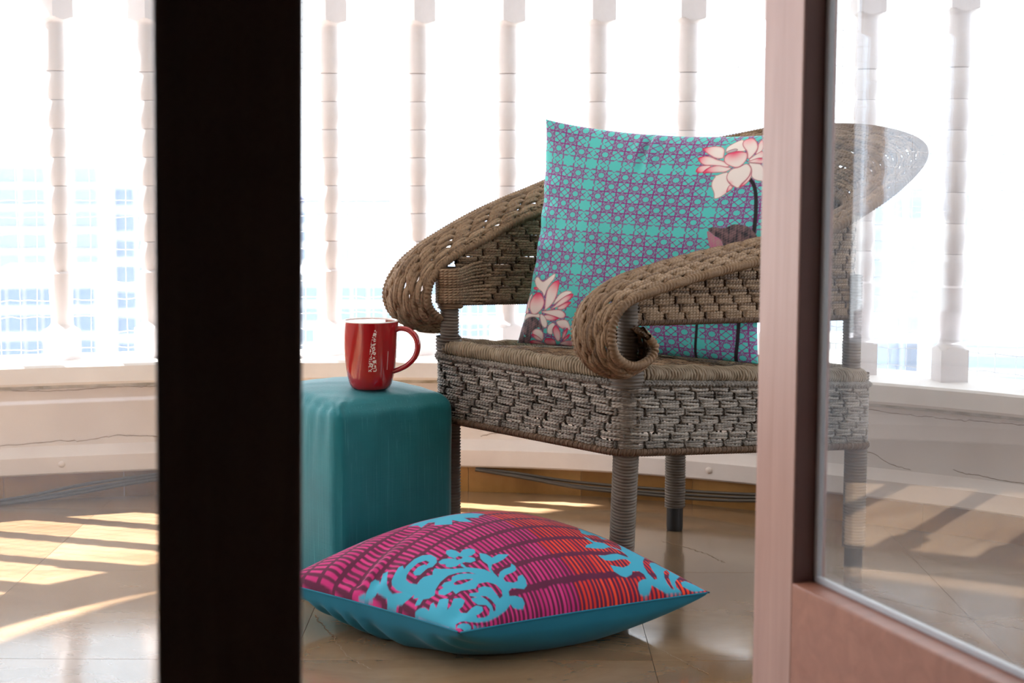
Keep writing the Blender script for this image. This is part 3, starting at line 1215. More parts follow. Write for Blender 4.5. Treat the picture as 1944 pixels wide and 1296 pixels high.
def line_sd(X, Y, pts, r):
    """distance to an open stroke with radius r (scalar or per point)"""
    pts = np.asarray(pts, float)
    r = np.full(len(pts), r) if np.isscalar(r) else np.asarray(r, float)
    x0, x1 = pts[:, 0].min() - .06, pts[:, 0].max() + .06
    y0, y1 = pts[:, 1].min() - .06, pts[:, 1].max() + .06
    out = np.full(X.shape, 1.0)
    sel = (X > x0) & (X < x1) & (Y > y0) & (Y < y1)
    x, y = X[sel], Y[sel]
    d = np.full(x.shape, 1e9)
    for i in range(len(pts) - 1):
        ax, ay = pts[i]
        bx, by = pts[i + 1]
        ex, ey = bx - ax, by - ay
        t = np.clip(((x - ax) * ex + (y - ay) * ey) / max(ex * ex + ey * ey, 1e-12), 0, 1)
        d = np.minimum(d, np.hypot(x - ax - t * ex, y - ay - t * ey) - (r[i] + t * (r[i + 1] - r[i])))
    out[sel] = d
    return out


PETALS = [
    ([(0.7851, 0.9257), (0.7819, 0.9483), (0.8013, 0.9677), (0.8255, 0.9838), (0.8384, 0.9838), (0.8433, 0.958), (0.8708, 0.9289), (0.8255, 0.9273), (0.8061, 0.916)], (0.8368, 0.9871), 0.01, 0.2),
    ([(0.685, 0.9435), (0.7108, 0.9532), (0.748, 0.9564), (0.7787, 0.9451), (0.7851, 0.9111), (0.7868, 0.8966), (0.7561, 0.8966), (0.7221, 0.916), (0.6963, 0.9338)], (0.6882, 0.9402), 0.035, 0.9),
    ([(0.6769, 0.8998), (0.7044, 0.9095), (0.7318, 0.9079), (0.7641, 0.8918), (0.79, 0.8869), (0.8271, 0.8595), (0.8013, 0.8562), (0.7577, 0.8659), (0.7124, 0.8643)], (0.6785, 0.8998), 0.04, 1),
    ([(0.6882, 0.832), (0.6947, 0.8578), (0.7157, 0.8659), (0.7528, 0.8659), (0.7351, 0.8465), (0.7189, 0.8288)], (0.6882, 0.832), 0.035, 1),
    ([(0.7173, 0.8271), (0.7302, 0.8498), (0.7544, 0.8627), (0.7803, 0.8659), (0.8094, 0.8578), (0.8352, 0.8546), (0.8158, 0.8336), (0.7803, 0.832), (0.7464, 0.8304)], (0.7205, 0.8271), 0.05, 1),
    ([(0.8384, 0.9645), (0.8384, 0.9806), (0.8562, 0.9903), (0.8756, 0.9871), (0.8966, 0.9661), (0.9095, 0.9386), (0.8982, 0.9047), (0.8837, 0.8869), (0.8724, 0.9257), (0.8498, 0.9467)], (0.8578, 0.9903), 0.035, 0.6),
    ([(0.8998, 0.9661), (0.9128, 0.9855), (0.9338, 0.9273), (0.9047, 0.9063), (0.9079, 0.937)], (0.9111, 0.9855), 0.03, 0.5),
    ([(0.8837, 0.8869), (0.9063, 0.9111), (0.9321, 0.9321), (0.9435, 0.8934), (0.9192, 0.8918), (0.8998, 0.8805)], (0.9338, 0.9273), 0.02, 0.5),
    ([(0.8837, 0.8788), (0.9031, 0.8885), (0.9225, 0.8966), (0.9435, 0.8934), (0.9499, 0.8675), (0.9176, 0.8724), (0.8966, 0.8756)], (0.9321, 0.895), 0.02, 0.8),
    ([(0.8869, 0.8756), (0.9111, 0.8724), (0.9499, 0.8659), (0.9742, 0.79), (0.9483, 0.7884), (0.9144, 0.8078), (0.9111, 0.8465)], (0.9742, 0.7884), 0.01, 0.2),
    ([(0.7528, 0.8207), (0.7771, 0.8174), (0.7981, 0.8288), (0.8255, 0.8368), (0.8223, 0.8045), (0.8384, 0.7819), (0.8562, 0.7674), (0.8546, 0.7577), (0.8288, 0.7286), (0.8094, 0.7141), (0.7916, 0.7092), (0.7884, 0.7367), (0.769, 0.7674), (0.7674, 0.7964), (0.7787, 0.8174)], (0.8368, 0.7367), 0.016, 0.25),
    ([(0.832, 0.7351), (0.8384, 0.7787), (0.8562, 0.7674), (0.853, 0.7528)], (0.8352, 0.7351), 0.03, 0.8),
    ([(0.8788, 0.7593), (0.8853, 0.7754), (0.9031, 0.7997), (0.9128, 0.8288), (0.9095, 0.8498), (0.9176, 0.8174), (0.9144, 0.7948), (0.8998, 0.7722)], (0.8821, 0.7609), 0.03, 0.9),
    ([(0.8352, 0.8514), (0.8595, 0.8546), (0.8837, 0.8756), (0.9063, 0.8546), (0.9111, 0.8368), (0.9079, 0.8078), (0.8853, 0.7787), (0.8788, 0.7577), (0.8595, 0.7674), (0.8384, 0.7819), (0.8207, 0.8045), (0.8207, 0.8304)], (0.8401, 0.7835), 0.012, 0.4),
    ([(0.7884, 0.8918), (0.79, 0.9128), (0.8078, 0.9273), (0.8304, 0.9321), (0.8611, 0.9257), (0.874, 0.9208), (0.8805, 0.8966), (0.8756, 0.8756), (0.8627, 0.8578), (0.8465, 0.853), (0.8271, 0.8595), (0.8013, 0.8724)], (0.8207, 0.9321), 0.045, 1),
    ([(0.7851, 0.9257), (0.7997, 0.937), (0.8191, 0.9435), (0.832, 0.9386), (0.8288, 0.9305), (0.8045, 0.9225), (0.7916, 0.9208)], (0.6107, 0.9984), 0.0001, -1),
    ([(0.0275, 0.294), (0.0485, 0.315), (0.0743, 0.2892), (0.0889, 0.294), (0.1131, 0.3166), (0.1389, 0.336), (0.1405, 0.3134), (0.1228, 0.2876), (0.1066, 0.2633), (0.0969, 0.2181), (0.0808, 0.2456), (0.0468, 0.2553)], (0.0275, 0.2633), 0.016, 0.3),
    ([(0.0242, 0.252), (0.0323, 0.2649), (0.063, 0.2569), (0.0436, 0.2472)], (0.0291, 0.2553), 0.03, 1),
    ([(0.1099, 0.1632), (0.105, 0.2165), (0.105, 0.2536), (0.126, 0.2843), (0.1454, 0.3021), (0.168, 0.3021), (0.1648, 0.2649), (0.1599, 0.2278), (0.1422, 0.189), (0.1115, 0.1599)], (0.1632, 0.3021), 0.055, 1),
    ([(0.1454, 0.1858), (0.1599, 0.2246), (0.1809, 0.2504), (0.2149, 0.2633), (0.2423, 0.2553), (0.2052, 0.2342), (0.1729, 0.21)], (0.2391, 0.2569), 0.01, 0.3),
    ([(0.1276, 0.1632), (0.1551, 0.1858), (0.1793, 0.2165), (0.21, 0.2407), (0.2439, 0.2536), (0.2423, 0.2342), (0.2084, 0.2068), (0.1761, 0.1858)], (0.2439, 0.2504), 0.045, 1),
    ([(0.1632, 0.1745), (0.1955, 0.1987), (0.2213, 0.2132), (0.2407, 0.2132), (0.2229, 0.1922), (0.1987, 0.1712)], (0.2407, 0.2132), 0.05, 1),
    ([(0.0856, 0.1551), (0.1244, 0.1632), (0.1777, 0.1745), (0.2052, 0.1648), (0.2181, 0.1454), (0.1987, 0.1309), (0.1616, 0.1389), (0.1131, 0.1486)], (0.2181, 0.1422), 0.018, 0.5),
    ([(0.1034, 0.1373), (0.126, 0.1454), (0.1583, 0.1422), (0.1922, 0.1325), (0.1567, 0.1179), (0.1228, 0.1195)], (0.1922, 0.1325), 0.05, 1),
    ([(0.0856, 0.1486), (0.1147, 0.1389), (0.1309, 0.1115), (0.1341, 0.0921), (0.1228, 0.0792), (0.1002, 0.0985)], (0.1341, 0.0889), 0.006, 0.2),
    ([(0.1648, 0.1163), (0.1987, 0.1292), (0.2246, 0.1292), (0.2407, 0.1018), (0.2439, 0.0775), (0.2181, 0.0937), (0.2036, 0.0824)], (0.2036, 0.0824), 0.02, 0.5),
    ([(0.0323, 0.1567), (0.0242, 0.1858), (0.0307, 0.2181), (0.0485, 0.2391), (0.0727, 0.2407), (0.0969, 0.2149), (0.105, 0.1939), (0.0969, 0.1648), (0.0711, 0.1405), (0.0517, 0.1373)], (0.0565, 0.2407), 0.055, 1),
    ([(0.0097, 0.1874), (0.0097, 0.2213), (0.0291, 0.2342), (0.0226, 0.2019), (0.0307, 0.1567), (0.0097, 0.1712)], (0.0097, 0.189), 0.01, 0.3),
    ([(0.0081, 0.1454), (0.0081, 0.1777), (0.0097, 0.189), (0.0178, 0.1632), (0.0323, 0.147), (0.0097, 0.1341)], (0.0081, 0.1438), 0.012, 0.4),
    ([(0.0048, 0.063), (0.0065, 0.105), (0.0081, 0.1309), (0.0275, 0.1422), (0.0711, 0.1405), (0.0872, 0.1486), (0.0953, 0.1244), (0.0549, 0.1292), (0.0194, 0.1163), (0.0065, 0.1002)], (0.0113, 0.3199), 0.0001, 0.05),
    ([(0.1341, 0.0565), (0.1341, 0.0953), (0.1583, 0.1131), (0.1729, 0.1018), (0.1583, 0.0792), (0.1648, 0.0533)], (0.1341, 0.0921), 0.006, 0.2),
    ([(0.0598, 0.0533), (0.0759, 0.0743), (0.1002, 0.0759), (0.1228, 0.0565), (0.1212, 0.0178), (0.0953, 0.0307)], (0.0598, 0.0517), 0.02, 0.6),
    ([(0.0598, 0.0533), (0.0937, 0.0436), (0.1244, 0.0178), (0.0905, 0.021), (0.0727, 0.0355)], (0.063, 0.0501), 0.03, 1),
    ([(0.1599, 0.0759), (0.1632, 0.0921), (0.1761, 0.1034), (0.1955, 0.0759), (0.2019, 0.0436), (0.1906, 0.021), (0.1745, 0.0372)], (0.1761, 0.1034), 0.05, 0.9),
    ([(0.2052, 0.0372), (0.2084, 0.0679), (0.2197, 0.0872), (0.2326, 0.0953), (0.2294, 0.0695), (0.2149, 0.042)], (0.2326, 0.0953), 0.05, 1),
    ([(0.2068, 0.0258), (0.2213, 0.0517), (0.2423, 0.0695), (0.2407, 0.0517), (0.2213, 0.0323)], (0.2423, 0.0695), 0.05, 1),
    ([(0.189, 0.0145), (0.2213, 0.0323), (0.252, 0.0355), (0.2859, 0.0194), (0.2423, 0.0048), (0.21, 0.0081)], (0.2391, 0.021), 0.02, 0.6),
    ([(0.0549, 0.0081), (0.0711, 0.0226), (0.1034, 0.0162), (0.126, 0.0081), (0.1292, 0.0032), (0.1002, 0.0032), (0.0679, 0.0032)], (0.0582, 0.0113), 0.04, 0.9),
    ([(0.0937, 0.0032), (0.1292, 0.0032), (0.1777, 0.0032), (0.2181, 0.0032), (0.252, 0.0032), (0.1939, 0.0032), (0.1325, 0.0032)], (0.1002, 0.0032), 0.03, 0.5),
    ([(0.1228, 0.021), (0.1341, 0.0372), (0.1551, 0.0388), (0.1777, 0.0291), (0.1777, 0.0065), (0.1599, 0.0032), (0.1341, 0.0032)], (0.147, 0.0388), 0.04, 1),
]
LEAF_DARK = [
    [(0.0048, 0.0598), (0.0065, 0.0856), (0.0065, 0.1034), (0.0162, 0.0582), (0.0307, 0.0275), (0.0485, 0.042), (0.0679, 0.0436), (0.0582, 0.0113), (0.0679, 0.0032), (0.0388, 0.0016), (0.0016, 0.0016), (0.0016, 0.0016), (0.0032, 0.0178), (0.0032, 0.0388)],
    [(0.0113, 0.063), (0.0081, 0.105), (0.0388, 0.1244), (0.0598, 0.1309), (0.0824, 0.1195), (0.1034, 0.0985), (0.1195, 0.0711), (0.1179, 0.063), (0.0953, 0.0856), (0.0759, 0.0743), (0.0598, 0.0533), (0.063, 0.0307), (0.0404, 0.0291)],
    [(0.7916, 0.5687), (0.8045, 0.5832), (0.8271, 0.5816), (0.8514, 0.5767), (0.874, 0.5897), (0.8918, 0.5994), (0.9176, 0.5961), (0.9467, 0.588), (0.9628, 0.5719), (0.9822, 0.5509), (0.9952, 0.5057), (0.9063, 0.4895), (0.8659, 0.4733), (0.8627, 0.5073), (0.8465, 0.5331), (0.8255, 0.5412), (0.8158, 0.5493)],
]
LEAF_PINK = [
    [(0.79, 0.5654), (0.8029, 0.5606), (0.8158, 0.5493), (0.8255, 0.5412), (0.8433, 0.5331), (0.8562, 0.5186), (0.8643, 0.4927), (0.8595, 0.4669), (0.8255, 0.4717), (0.8078, 0.4992), (0.7981, 0.5331)],
]
STEMS = [
    ([(0.9144, 0.7997), (0.9354, 0.7706), (0.9515, 0.7237), (0.9628, 0.6575), (0.9677, 0.5994), (0.9693, 0.5541)], 0.007),
    ([(0.7803, 0.1567), (0.7754, 0.0985), (0.7625, 0.0032)], 0.0055),
    ([(0.9418, 0.1745), (0.9338, 0.0889), (0.9176, 0.0032)], 0.007),
]


def smooth_poly(pts, k=2):
    P = np.asarray(pts, float)
    for _ in range(k):
        Q = np.roll(P, -1, 0)
        P = np.stack([P * .75 + Q * .25, P * .25 + Q * .75], 1).reshape(-1, 2)
    return P


def lotus_colors(U, V):
    """printed cloth: eight pointed star lattice, lotus flowers, leaves and stems"""
    teal, violet = L3(84, 196, 190), L3(138, 52, 128)
    C = np.ones(U.shape + (3,)) * teal
    pu, pv = .1090, .0965
    X, Y = (U - .2391) / pu, (V - .7447) / pv
    line = np.zeros(U.shape)
    tint = np.zeros(U.shape)
    for half in (0, 1):
        x, y = X - .5 * half, Y - .5 * half
        i, j = np.round(x), np.round(y)
        fx, fy = x - i, y - j
        star = ((np.mod(i, 5) == 0) | (np.mod(j - 1, 3) == 0)) & (half == 0)
        r = np.hypot(fx, fy)
        d4 = np.stack([np.abs(fx), np.abs(fy), np.abs(fx + fy) / 2 ** .5, np.abs(fx - fy) / 2 ** .5])
        s, c = math.sin(PI / 8), math.cos(PI / 8)
        e4 = np.stack([np.abs(fx * c + fy * s), np.abs(fx * c - fy * s), np.abs(fx * s + fy * c), np.abs(fx * s - fy * c)])
        w = .035
        sq1 = np.maximum(np.abs(fx), np.abs(fy))
        sq2 = np.maximum(d4[2], d4[3])
        # rosette: straight bands crossing round the centre, an inner star and an outer ring
        big = np.min(np.abs(d4 - .235), 0)
        ros = sstep(np.where(r < .47, big, 1) - w * .5, .02)
        inn = np.min(np.abs(e4 - .150), 0)
        ros = np.maximum(ros, sstep(np.where((r < .335) & (r > .14), inn, 1) - w * .45, .02))
        ctr_ = np.minimum(sq1, sq2)
        ros = np.maximum(ros, sstep(np.abs(ctr_ - .118) - w * .4, .02))
        lil = np.where((r > .15) & (r < .30), .55, 0) * sstep(-np.abs(r - .225) + .0, .3)
        st = sstep(np.abs(np.minimum(sq1, sq2) - .225) - w * .5, .02)
        st = np.where(r < .36, st, 0)
        own = sq1 < .5
        line = np.maximum(line, np.where(star, st, ros) * own)
        tint = np.maximum(tint, np.where(star, 0, ((r > .15) & (r < .29)) * .20))
        if half == 0:
            keep = np.where(star, (np.minimum(sq1, sq2) < .215), False)
        line = np.where(keep, 0, line)
        tint = np.where(keep, 0, tint)
    C = over(C, tint, L3(150, 160, 196))
    C = over(C, line, violet)
    ink = L3(44, 26, 44)
    for pts, r in STEMS:
        C = over(C, sstep(line_sd(U, V, catmull(np.array(pts), 6), r), .003), L3(34, 24, 30))
    n1, n2 = smooth_noise(U, V, 30, 30, 3), smooth_noise(U, V, 60, 60, 4)
    for pts in LEAF_DARK:
        sd = poly_sd(U, V, smooth_poly(pts))
        g = np.clip(.5 + n1 * .9 + n2 * .5, 0, 1)[..., None]
        col = L3(46, 48, 56) * (1 - g) + L3(134, 104, 106) * g
        C = over(C, sstep(sd, .003), col)
    for pts in LEAF_PINK:
        sd = poly_sd(U, V, smooth_poly(pts))
        g = np.clip(.6 + n1 * .8, 0, 1)[..., None]
        C = over(C, sstep(sd, .003), L3(190, 84, 140) * (1 - g) + L3(176, 140, 140) * g)
    for pts, tip, reach, pink in PETALS:
        sd = poly_sd(U, V, smooth_poly(pts))
        sel = sstep(sd, .003)
        dt = np.hypot(U - tip[0], V - tip[1])
        if pink < 0:
            col = np.ones(U.shape + (3,)) * L3(186, 172, 176)
        else:
            f = np.exp(-(dt / (reach * .85)) ** 2) * pink + np.exp(-(sd / .006) ** 2) * .35 * pink
            f = np.clip(f, 0, 1)[..., None]
            col = L3(238, 226, 220) * (1 - f) + L3(226, 66, 108) * f
        C = over(C, sel, col)
        out_ = sstep(np.abs(sd + .001) - .0014, .0022)
        C = over(C, out_ * .8, L3(176, 60, 84) if pink > .3 else L3(150, 96, 96))
    return C

BLUE_POS = [
    [(0.1939, 0.2859), (0.189, 0.3134), (0.1939, 0.3376), (0.2052, 0.3506), (0.2181, 0.3409), (0.2229, 0.3215), (0.2213, 0.2989), (0.2407, 0.3086), (0.2585, 0.3005), (0.2682, 0.2827), (0.2585, 0.2649), (0.2391, 0.2601), (0.2278, 0.2649), (0.2375, 0.2423), (0.231, 0.2278), (0.2132, 0.231), (0.2019, 0.2472), (0.1858, 0.252), (0.1696, 0.2504), (0.1551, 0.2633), (0.1502, 0.2763), (0.1567, 0.2908), (0.1486, 0.3053), (0.1519, 0.3215), (0.168, 0.3215), (0.1809, 0.3069)],
    [(0.2666, 0.2553), (0.2795, 0.2359), (0.2827, 0.2084), (0.3134, 0.2132), (0.3409, 0.1955), (0.3102, 0.1826), (0.2827, 0.1777), (0.2601, 0.1793), (0.2439, 0.1616), (0.2391, 0.1422), (0.2391, 0.1179), (0.231, 0.1309), (0.2342, 0.1599), (0.2488, 0.1874), (0.2472, 0.2084), (0.2504, 0.2278)],
    [(0.1826, 0.2213), (0.1809, 0.2391), (0.189, 0.2536), (0.1922, 0.2472), (0.189, 0.2213), (0.2052, 0.1987), (0.2246, 0.1729), (0.2342, 0.1454), (0.2391, 0.1179), (0.2585, 0.1357), (0.2779, 0.1405), (0.3053, 0.1405), (0.3183, 0.1535), (0.3215, 0.1373), (0.3134, 0.1212), (0.294, 0.1163), (0.2666, 0.1163), (0.2504, 0.1066), (0.2504, 0.0937), (0.2714, 0.0808), (0.2892, 0.0824), (0.3005, 0.0969), (0.3199, 0.0985), (0.3183, 0.0775), (0.3086, 0.0598), (0.2908, 0.0517), (0.2698, 0.0598), (0.252, 0.0662), (0.2359, 0.0598), (0.2294, 0.0468), (0.2488, 0.042), (0.2682, 0.0307), (0.2682, 0.0178), (0.2553, 0.0097), (0.2375, 0.0113), (0.2213, 0.0162), (0.2181, 0.0258), (0.1906, 0.0145), (0.1551, 0.0081), (0.1131, 0.0048), (0.0743, 0.0081), (0.0501, 0.0162), (0.0242, 0.0339), (0.0113, 0.0388), (0.0016, 0.0242), (0.0, 0.0775), (0.0, 0.1551), (0.0, 0.2407), (0.0032, 0.2456), (0.0113, 0.2294), (0.0162, 0.21), (0.0129, 0.1842), (0.0291, 0.1971), (0.0355, 0.1906), (0.0226, 0.1583), (0.0485, 0.1761), (0.0582, 0.1583), (0.0598, 0.1422), (0.0307, 0.1099), (0.0468, 0.1115), (0.0695, 0.1292), (0.0872, 0.1131), (0.0905, 0.0969), (0.0727, 0.084), (0.0565, 0.0824), (0.0533, 0.0679), (0.0646, 0.0517), (0.0889, 0.0598), (0.1082, 0.0598), (0.1212, 0.0452), (0.1147, 0.0323), (0.0953, 0.0275), (0.084, 0.0275), (0.0824, 0.0194), (0.105, 0.0145), (0.126, 0.0162), (0.1389, 0.0291), (0.1357, 0.0452), (0.1147, 0.0582), (0.1082, 0.0808), (0.1115, 0.0921), (0.1276, 0.0856), (0.1131, 0.1034), (0.1195, 0.1115), (0.1454, 0.0985), (0.1551, 0.1131), (0.1761, 0.1099), (0.1922, 0.0937), (0.1922, 0.0695), (0.1922, 0.0485), (0.2068, 0.0533), (0.2165, 0.0711), (0.2132, 0.0969), (0.1955, 0.1195), (0.168, 0.1292), (0.147, 0.1163), (0.1244, 0.1276), (0.1066, 0.1405), (0.0872, 0.1405), (0.0921, 0.1648), (0.0808, 0.1664), (0.0662, 0.1729), (0.0614, 0.1987), (0.0711, 0.2116), (0.0856, 0.2052), (0.0889, 0.2197), (0.1018, 0.2213), (0.1179, 0.2068), (0.1309, 0.2197), (0.147, 0.2149), (0.1664, 0.2003), (0.189, 0.1729), (0.1793, 0.1955), (0.1519, 0.2213), (0.1276, 0.2359), (0.0969, 0.2359), (0.0695, 0.2262), (0.0549, 0.21), (0.0404, 0.2213), (0.0323, 0.2423), (0.0178, 0.2391), (0.0113, 0.2569), (0.0145, 0.2601), (0.0307, 0.2649), (0.0242, 0.2843), (0.0339, 0.2924), (0.0178, 0.3021), (0.0065, 0.3183), (0.0032, 0.3441), (0.0, 0.3441), (0.0, 0.3926), (0.0016, 0.3926), (0.0065, 0.4023), (0.0081, 0.4281), (0.0097, 0.4523), (0.0113, 0.4604), (0.0065, 0.4653), (0.0032, 0.4782), (0.0016, 0.4717), (0.0, 0.5186), (0.0016, 0.517), (0.0081, 0.5153), (0.0162, 0.5121), (0.0258, 0.5153), (0.0372, 0.5073), (0.0388, 0.4879), (0.0291, 0.4717), (0.042, 0.4814), (0.0582, 0.4943), (0.0679, 0.4798), (0.0468, 0.4556), (0.0258, 0.4281), (0.0194, 0.4087), (0.0162, 0.3845), (0.0275, 0.3473), (0.0258, 0.3764), (0.0291, 0.4055), (0.0372, 0.4184), (0.0565, 0.4281), (0.0808, 0.4394), (0.0889, 0.4297), (0.0808, 0.4087), (0.0921, 0.4136), (0.1244, 0.4152), (0.1486, 0.4055), (0.1648, 0.3796), (0.1632, 0.3473), (0.1486, 0.3247), (0.1276, 0.3199), (0.1163, 0.3312), (0.0872, 0.3328), (0.0792, 0.3489), (0.084, 0.3667), (0.1066, 0.37), (0.1244, 0.357), (0.1228, 0.3473), (0.1373, 0.3506), (0.1373, 0.37), (0.1179, 0.3861), (0.0872, 0.3861), (0.0679, 0.3796), (0.0582, 0.3683), (0.0549, 0.3425), (0.0598, 0.3118), (0.0743, 0.315), (0.0872, 0.3118), (0.105, 0.2892), (0.1147, 0.3021), (0.126, 0.3069), (0.1357, 0.2827), (0.1567, 0.2488)],
    [(0.0048, 0.0242), (0.0129, 0.0291), (0.0275, 0.0226), (0.0436, 0.0129), (0.0468, 0.0032), (0.0436, 0.0), (0.0178, 0.0)],
    [(0.0582, 0.0065), (0.0662, 0.0016), (0.0985, 0.0), (0.0727, 0.0), (0.0533, 0.0)],
    [(0.0016, 0.5509), (0.0065, 0.5186), (0.0016, 0.517), (0.0, 0.5186), (0.0, 0.5412)],
    [(0.7512, 0.3506), (0.7722, 0.3441), (0.7835, 0.3279), (0.7916, 0.3166), (0.8061, 0.3021), (0.8191, 0.2843), (0.8158, 0.2746), (0.7738, 0.252), (0.7803, 0.2859), (0.7609, 0.2827), (0.7254, 0.2682), (0.7076, 0.2779), (0.7286, 0.3102)],
    [(0.6914, 0.2504), (0.7044, 0.2391), (0.7092, 0.2181), (0.7189, 0.2149), (0.7512, 0.2149), (0.7544, 0.1955), (0.7771, 0.189), (0.7948, 0.1793), (0.8239, 0.2197), (0.8401, 0.2553), (0.853, 0.2359), (0.8611, 0.2197), (0.8659, 0.2116), (0.8772, 0.1906), (0.8805, 0.1858), (0.8918, 0.1664), (0.9031, 0.1454), (0.9079, 0.1373), (0.9031, 0.1486), (0.8934, 0.1632), (0.8805, 0.1664), (0.8304, 0.1179), (0.8094, 0.0889), (0.7981, 0.0582), (0.8045, 0.0339), (0.8191, 0.0372), (0.8271, 0.0485), (0.832, 0.0759), (0.8481, 0.1066), (0.8708, 0.1276), (0.9031, 0.1422), (0.9111, 0.1212), (0.916, 0.1244), (0.9257, 0.1066), (0.9338, 0.0937), (0.9418, 0.0792), (0.9451, 0.0711), (0.8998, 0.0388), (0.8853, 0.0291), (0.8772, 0.0129), (0.8885, 0.0016), (0.8288, 0.0016), (0.7997, 0.0097), (0.7803, 0.0178), (0.769, 0.0097), (0.7577, 0.0032), (0.7367, 0.0016), (0.7205, 0.0048), (0.7205, 0.0129), (0.7334, 0.0275), (0.7528, 0.0339), (0.7738, 0.0355), (0.7771, 0.0517), (0.7674, 0.063), (0.7399, 0.063), (0.727, 0.0517), (0.6963, 0.042), (0.6769, 0.0468), (0.6624, 0.0614), (0.6672, 0.0856), (0.6914, 0.0808), (0.7141, 0.0775), (0.7447, 0.0872), (0.7674, 0.1034), (0.7609, 0.1179), (0.7302, 0.1147), (0.6931, 0.105), (0.664, 0.1066), (0.6575, 0.1179), (0.6543, 0.1309), (0.6834, 0.1309), (0.7173, 0.1405), (0.748, 0.147), (0.7658, 0.1389), (0.7819, 0.1309), (0.7868, 0.147), (0.7851, 0.1712), (0.7577, 0.189), (0.7464, 0.1858), (0.7108, 0.1696), (0.6704, 0.168), (0.6365, 0.1729), (0.6527, 0.1874), (0.6963, 0.2036), (0.6898, 0.2246)],
    [(0.9095, 0.0291), (0.9418, 0.0436), (0.9532, 0.0388), (0.9709, 0.0323), (0.979, 0.0194), (0.9887, 0.0065), (0.9742, 0.0032), (0.9499, 0.0016), (0.9305, 0.0032), (0.916, 0.0081), (0.9031, 0.0145)],
    [(0.9063, 0.1405), (0.9225, 0.1131), (0.9402, 0.0808), (0.9532, 0.0598), (0.9709, 0.0323), (0.9628, 0.0452), (0.9435, 0.0759), (0.9273, 0.1034)],
    [(0.3053, 0.6947), (0.3457, 0.7173), (0.3764, 0.6963), (0.4168, 0.6672), (0.4604, 0.6284), (0.4911, 0.5202), (0.4523, 0.504), (0.4394, 0.483), (0.4087, 0.525), (0.391, 0.4556), (0.37, 0.496), (0.3716, 0.5412), (0.3376, 0.496), (0.3215, 0.5267), (0.3102, 0.5557), (0.3441, 0.5994), (0.3409, 0.6317), (0.2973, 0.6107), (0.315, 0.6559)],
    [(0.0743, 0.9111), (0.0969, 0.8885), (0.1309, 0.8578), (0.1712, 0.8271), (0.2149, 0.7981), (0.2714, 0.7641), (0.3183, 0.7351), (0.3053, 0.7431), (0.2569, 0.7722), (0.2165, 0.7964), (0.21, 0.8013), (0.189, 0.8029), (0.1793, 0.8207), (0.1826, 0.8191), (0.2003, 0.8078), (0.168, 0.8288), (0.1535, 0.8401), (0.147, 0.8449), (0.1292, 0.8611), (0.1131, 0.874), (0.1018, 0.8837), (0.1163, 0.8708), (0.1357, 0.8546), (0.1066, 0.8788), (0.0792, 0.9047)],
]
BLUE_NEG = [
    [(0.1971, 0.2908), (0.21, 0.2892), (0.2149, 0.2746), (0.2068, 0.2698), (0.1922, 0.2763)],
    [(0.1147, 0.1906), (0.1292, 0.1906), (0.1486, 0.1761), (0.168, 0.1583), (0.1486, 0.1599), (0.126, 0.1664), (0.1131, 0.1793)],
    [(0.1422, 0.0824), (0.1567, 0.0727), (0.1632, 0.0517), (0.1648, 0.0339), (0.1551, 0.021), (0.147, 0.021), (0.1519, 0.0355), (0.1502, 0.0598)],
    [(0.8821, 0.0775), (0.9128, 0.0985), (0.9047, 0.0759), (0.8756, 0.0468), (0.8627, 0.021), (0.8643, 0.0081), (0.853, 0.0097), (0.8498, 0.0242), (0.8562, 0.0452)],
]


def damask_colors(U, V):
    """printed cloth: rows of short bars, magenta turning to orange red, under a blue floral print"""
    dark = L3(92, 26, 62)
    C = np.ones(U.shape + (3,)) * dark
    r = np.random.default_rng(12)
    pitch_v, pitch_u, gap = .0905, .0172, .0085
    row = np.floor((V - .052) / pitch_v)
    for k in range(-1, 12):
        inrow = row == k
        if not inrow.any():
            continue
        fv = (V - .052) / pitch_v - k
        ph = r.random()
        skew = -.006 * (fv - .5)
        x = (U + skew) / pitch_u + ph
        bi = np.floor(x).astype(int)
        wd = .15 + .15 * r.random(120)
        cenx = .5 + .12 * (r.random(120) - .5)
        lo_ = .085 + .05 * r.random(120)
        hi_ = 1 - .085 - .05 * r.random(120)
        b_ = np.clip(bi, 0, 119)
        d = np.abs(x - bi - cenx[b_]) - wd[b_]
        e = np.maximum(lo_[b_] - fv, fv - hi_[b_])
        m = sstep(d, .16) * sstep(e, .05) * inrow
        ub = .49 + .035 * (r.random() - .5) * 2
        pick = r.random(120)
        hot = (U > ub)
        cm = L3(186, 34, 112) * (1 - pick[b_])[..., None] + L3(206, 52, 128) * pick[b_][..., None]
        chh = L3(206, 36, 40) * (1 - pick[b_])[..., None] + L3(238, 70, 40) * pick[b_][..., None]
        C = over(C, m, np.where(hot[..., None], chh, cm))
    blue = np.zeros(U.shape)
    for pts in BLUE_POS:
        blue = np.maximum(blue, sstep(poly_sd(U, V, pts), .003))
    for pts in BLUE_NEG:
        blue = np.minimum(blue, 1 - sstep(poly_sd(U, V, pts), .003))
    return over(C, blue, L3(62, 164, 194))


# lotus cushion on the chair
def wr1(U, V):
    pk = np.exp(-((U - .47) / .05) ** 2 - ((V - .96) / .10) ** 2) * .010 * np.sin((U - .47) * 90)
    pk += np.exp(-((U - .04) / .06) ** 2) * .0035 * np.sin(V * 46) * np.sin(PI * V)
    return pk + .0040 * smooth_noise(U, V, 2.2, 2.2, 5) * (np.sin(PI * U) * np.sin(PI * V)).clip(0) ** .5


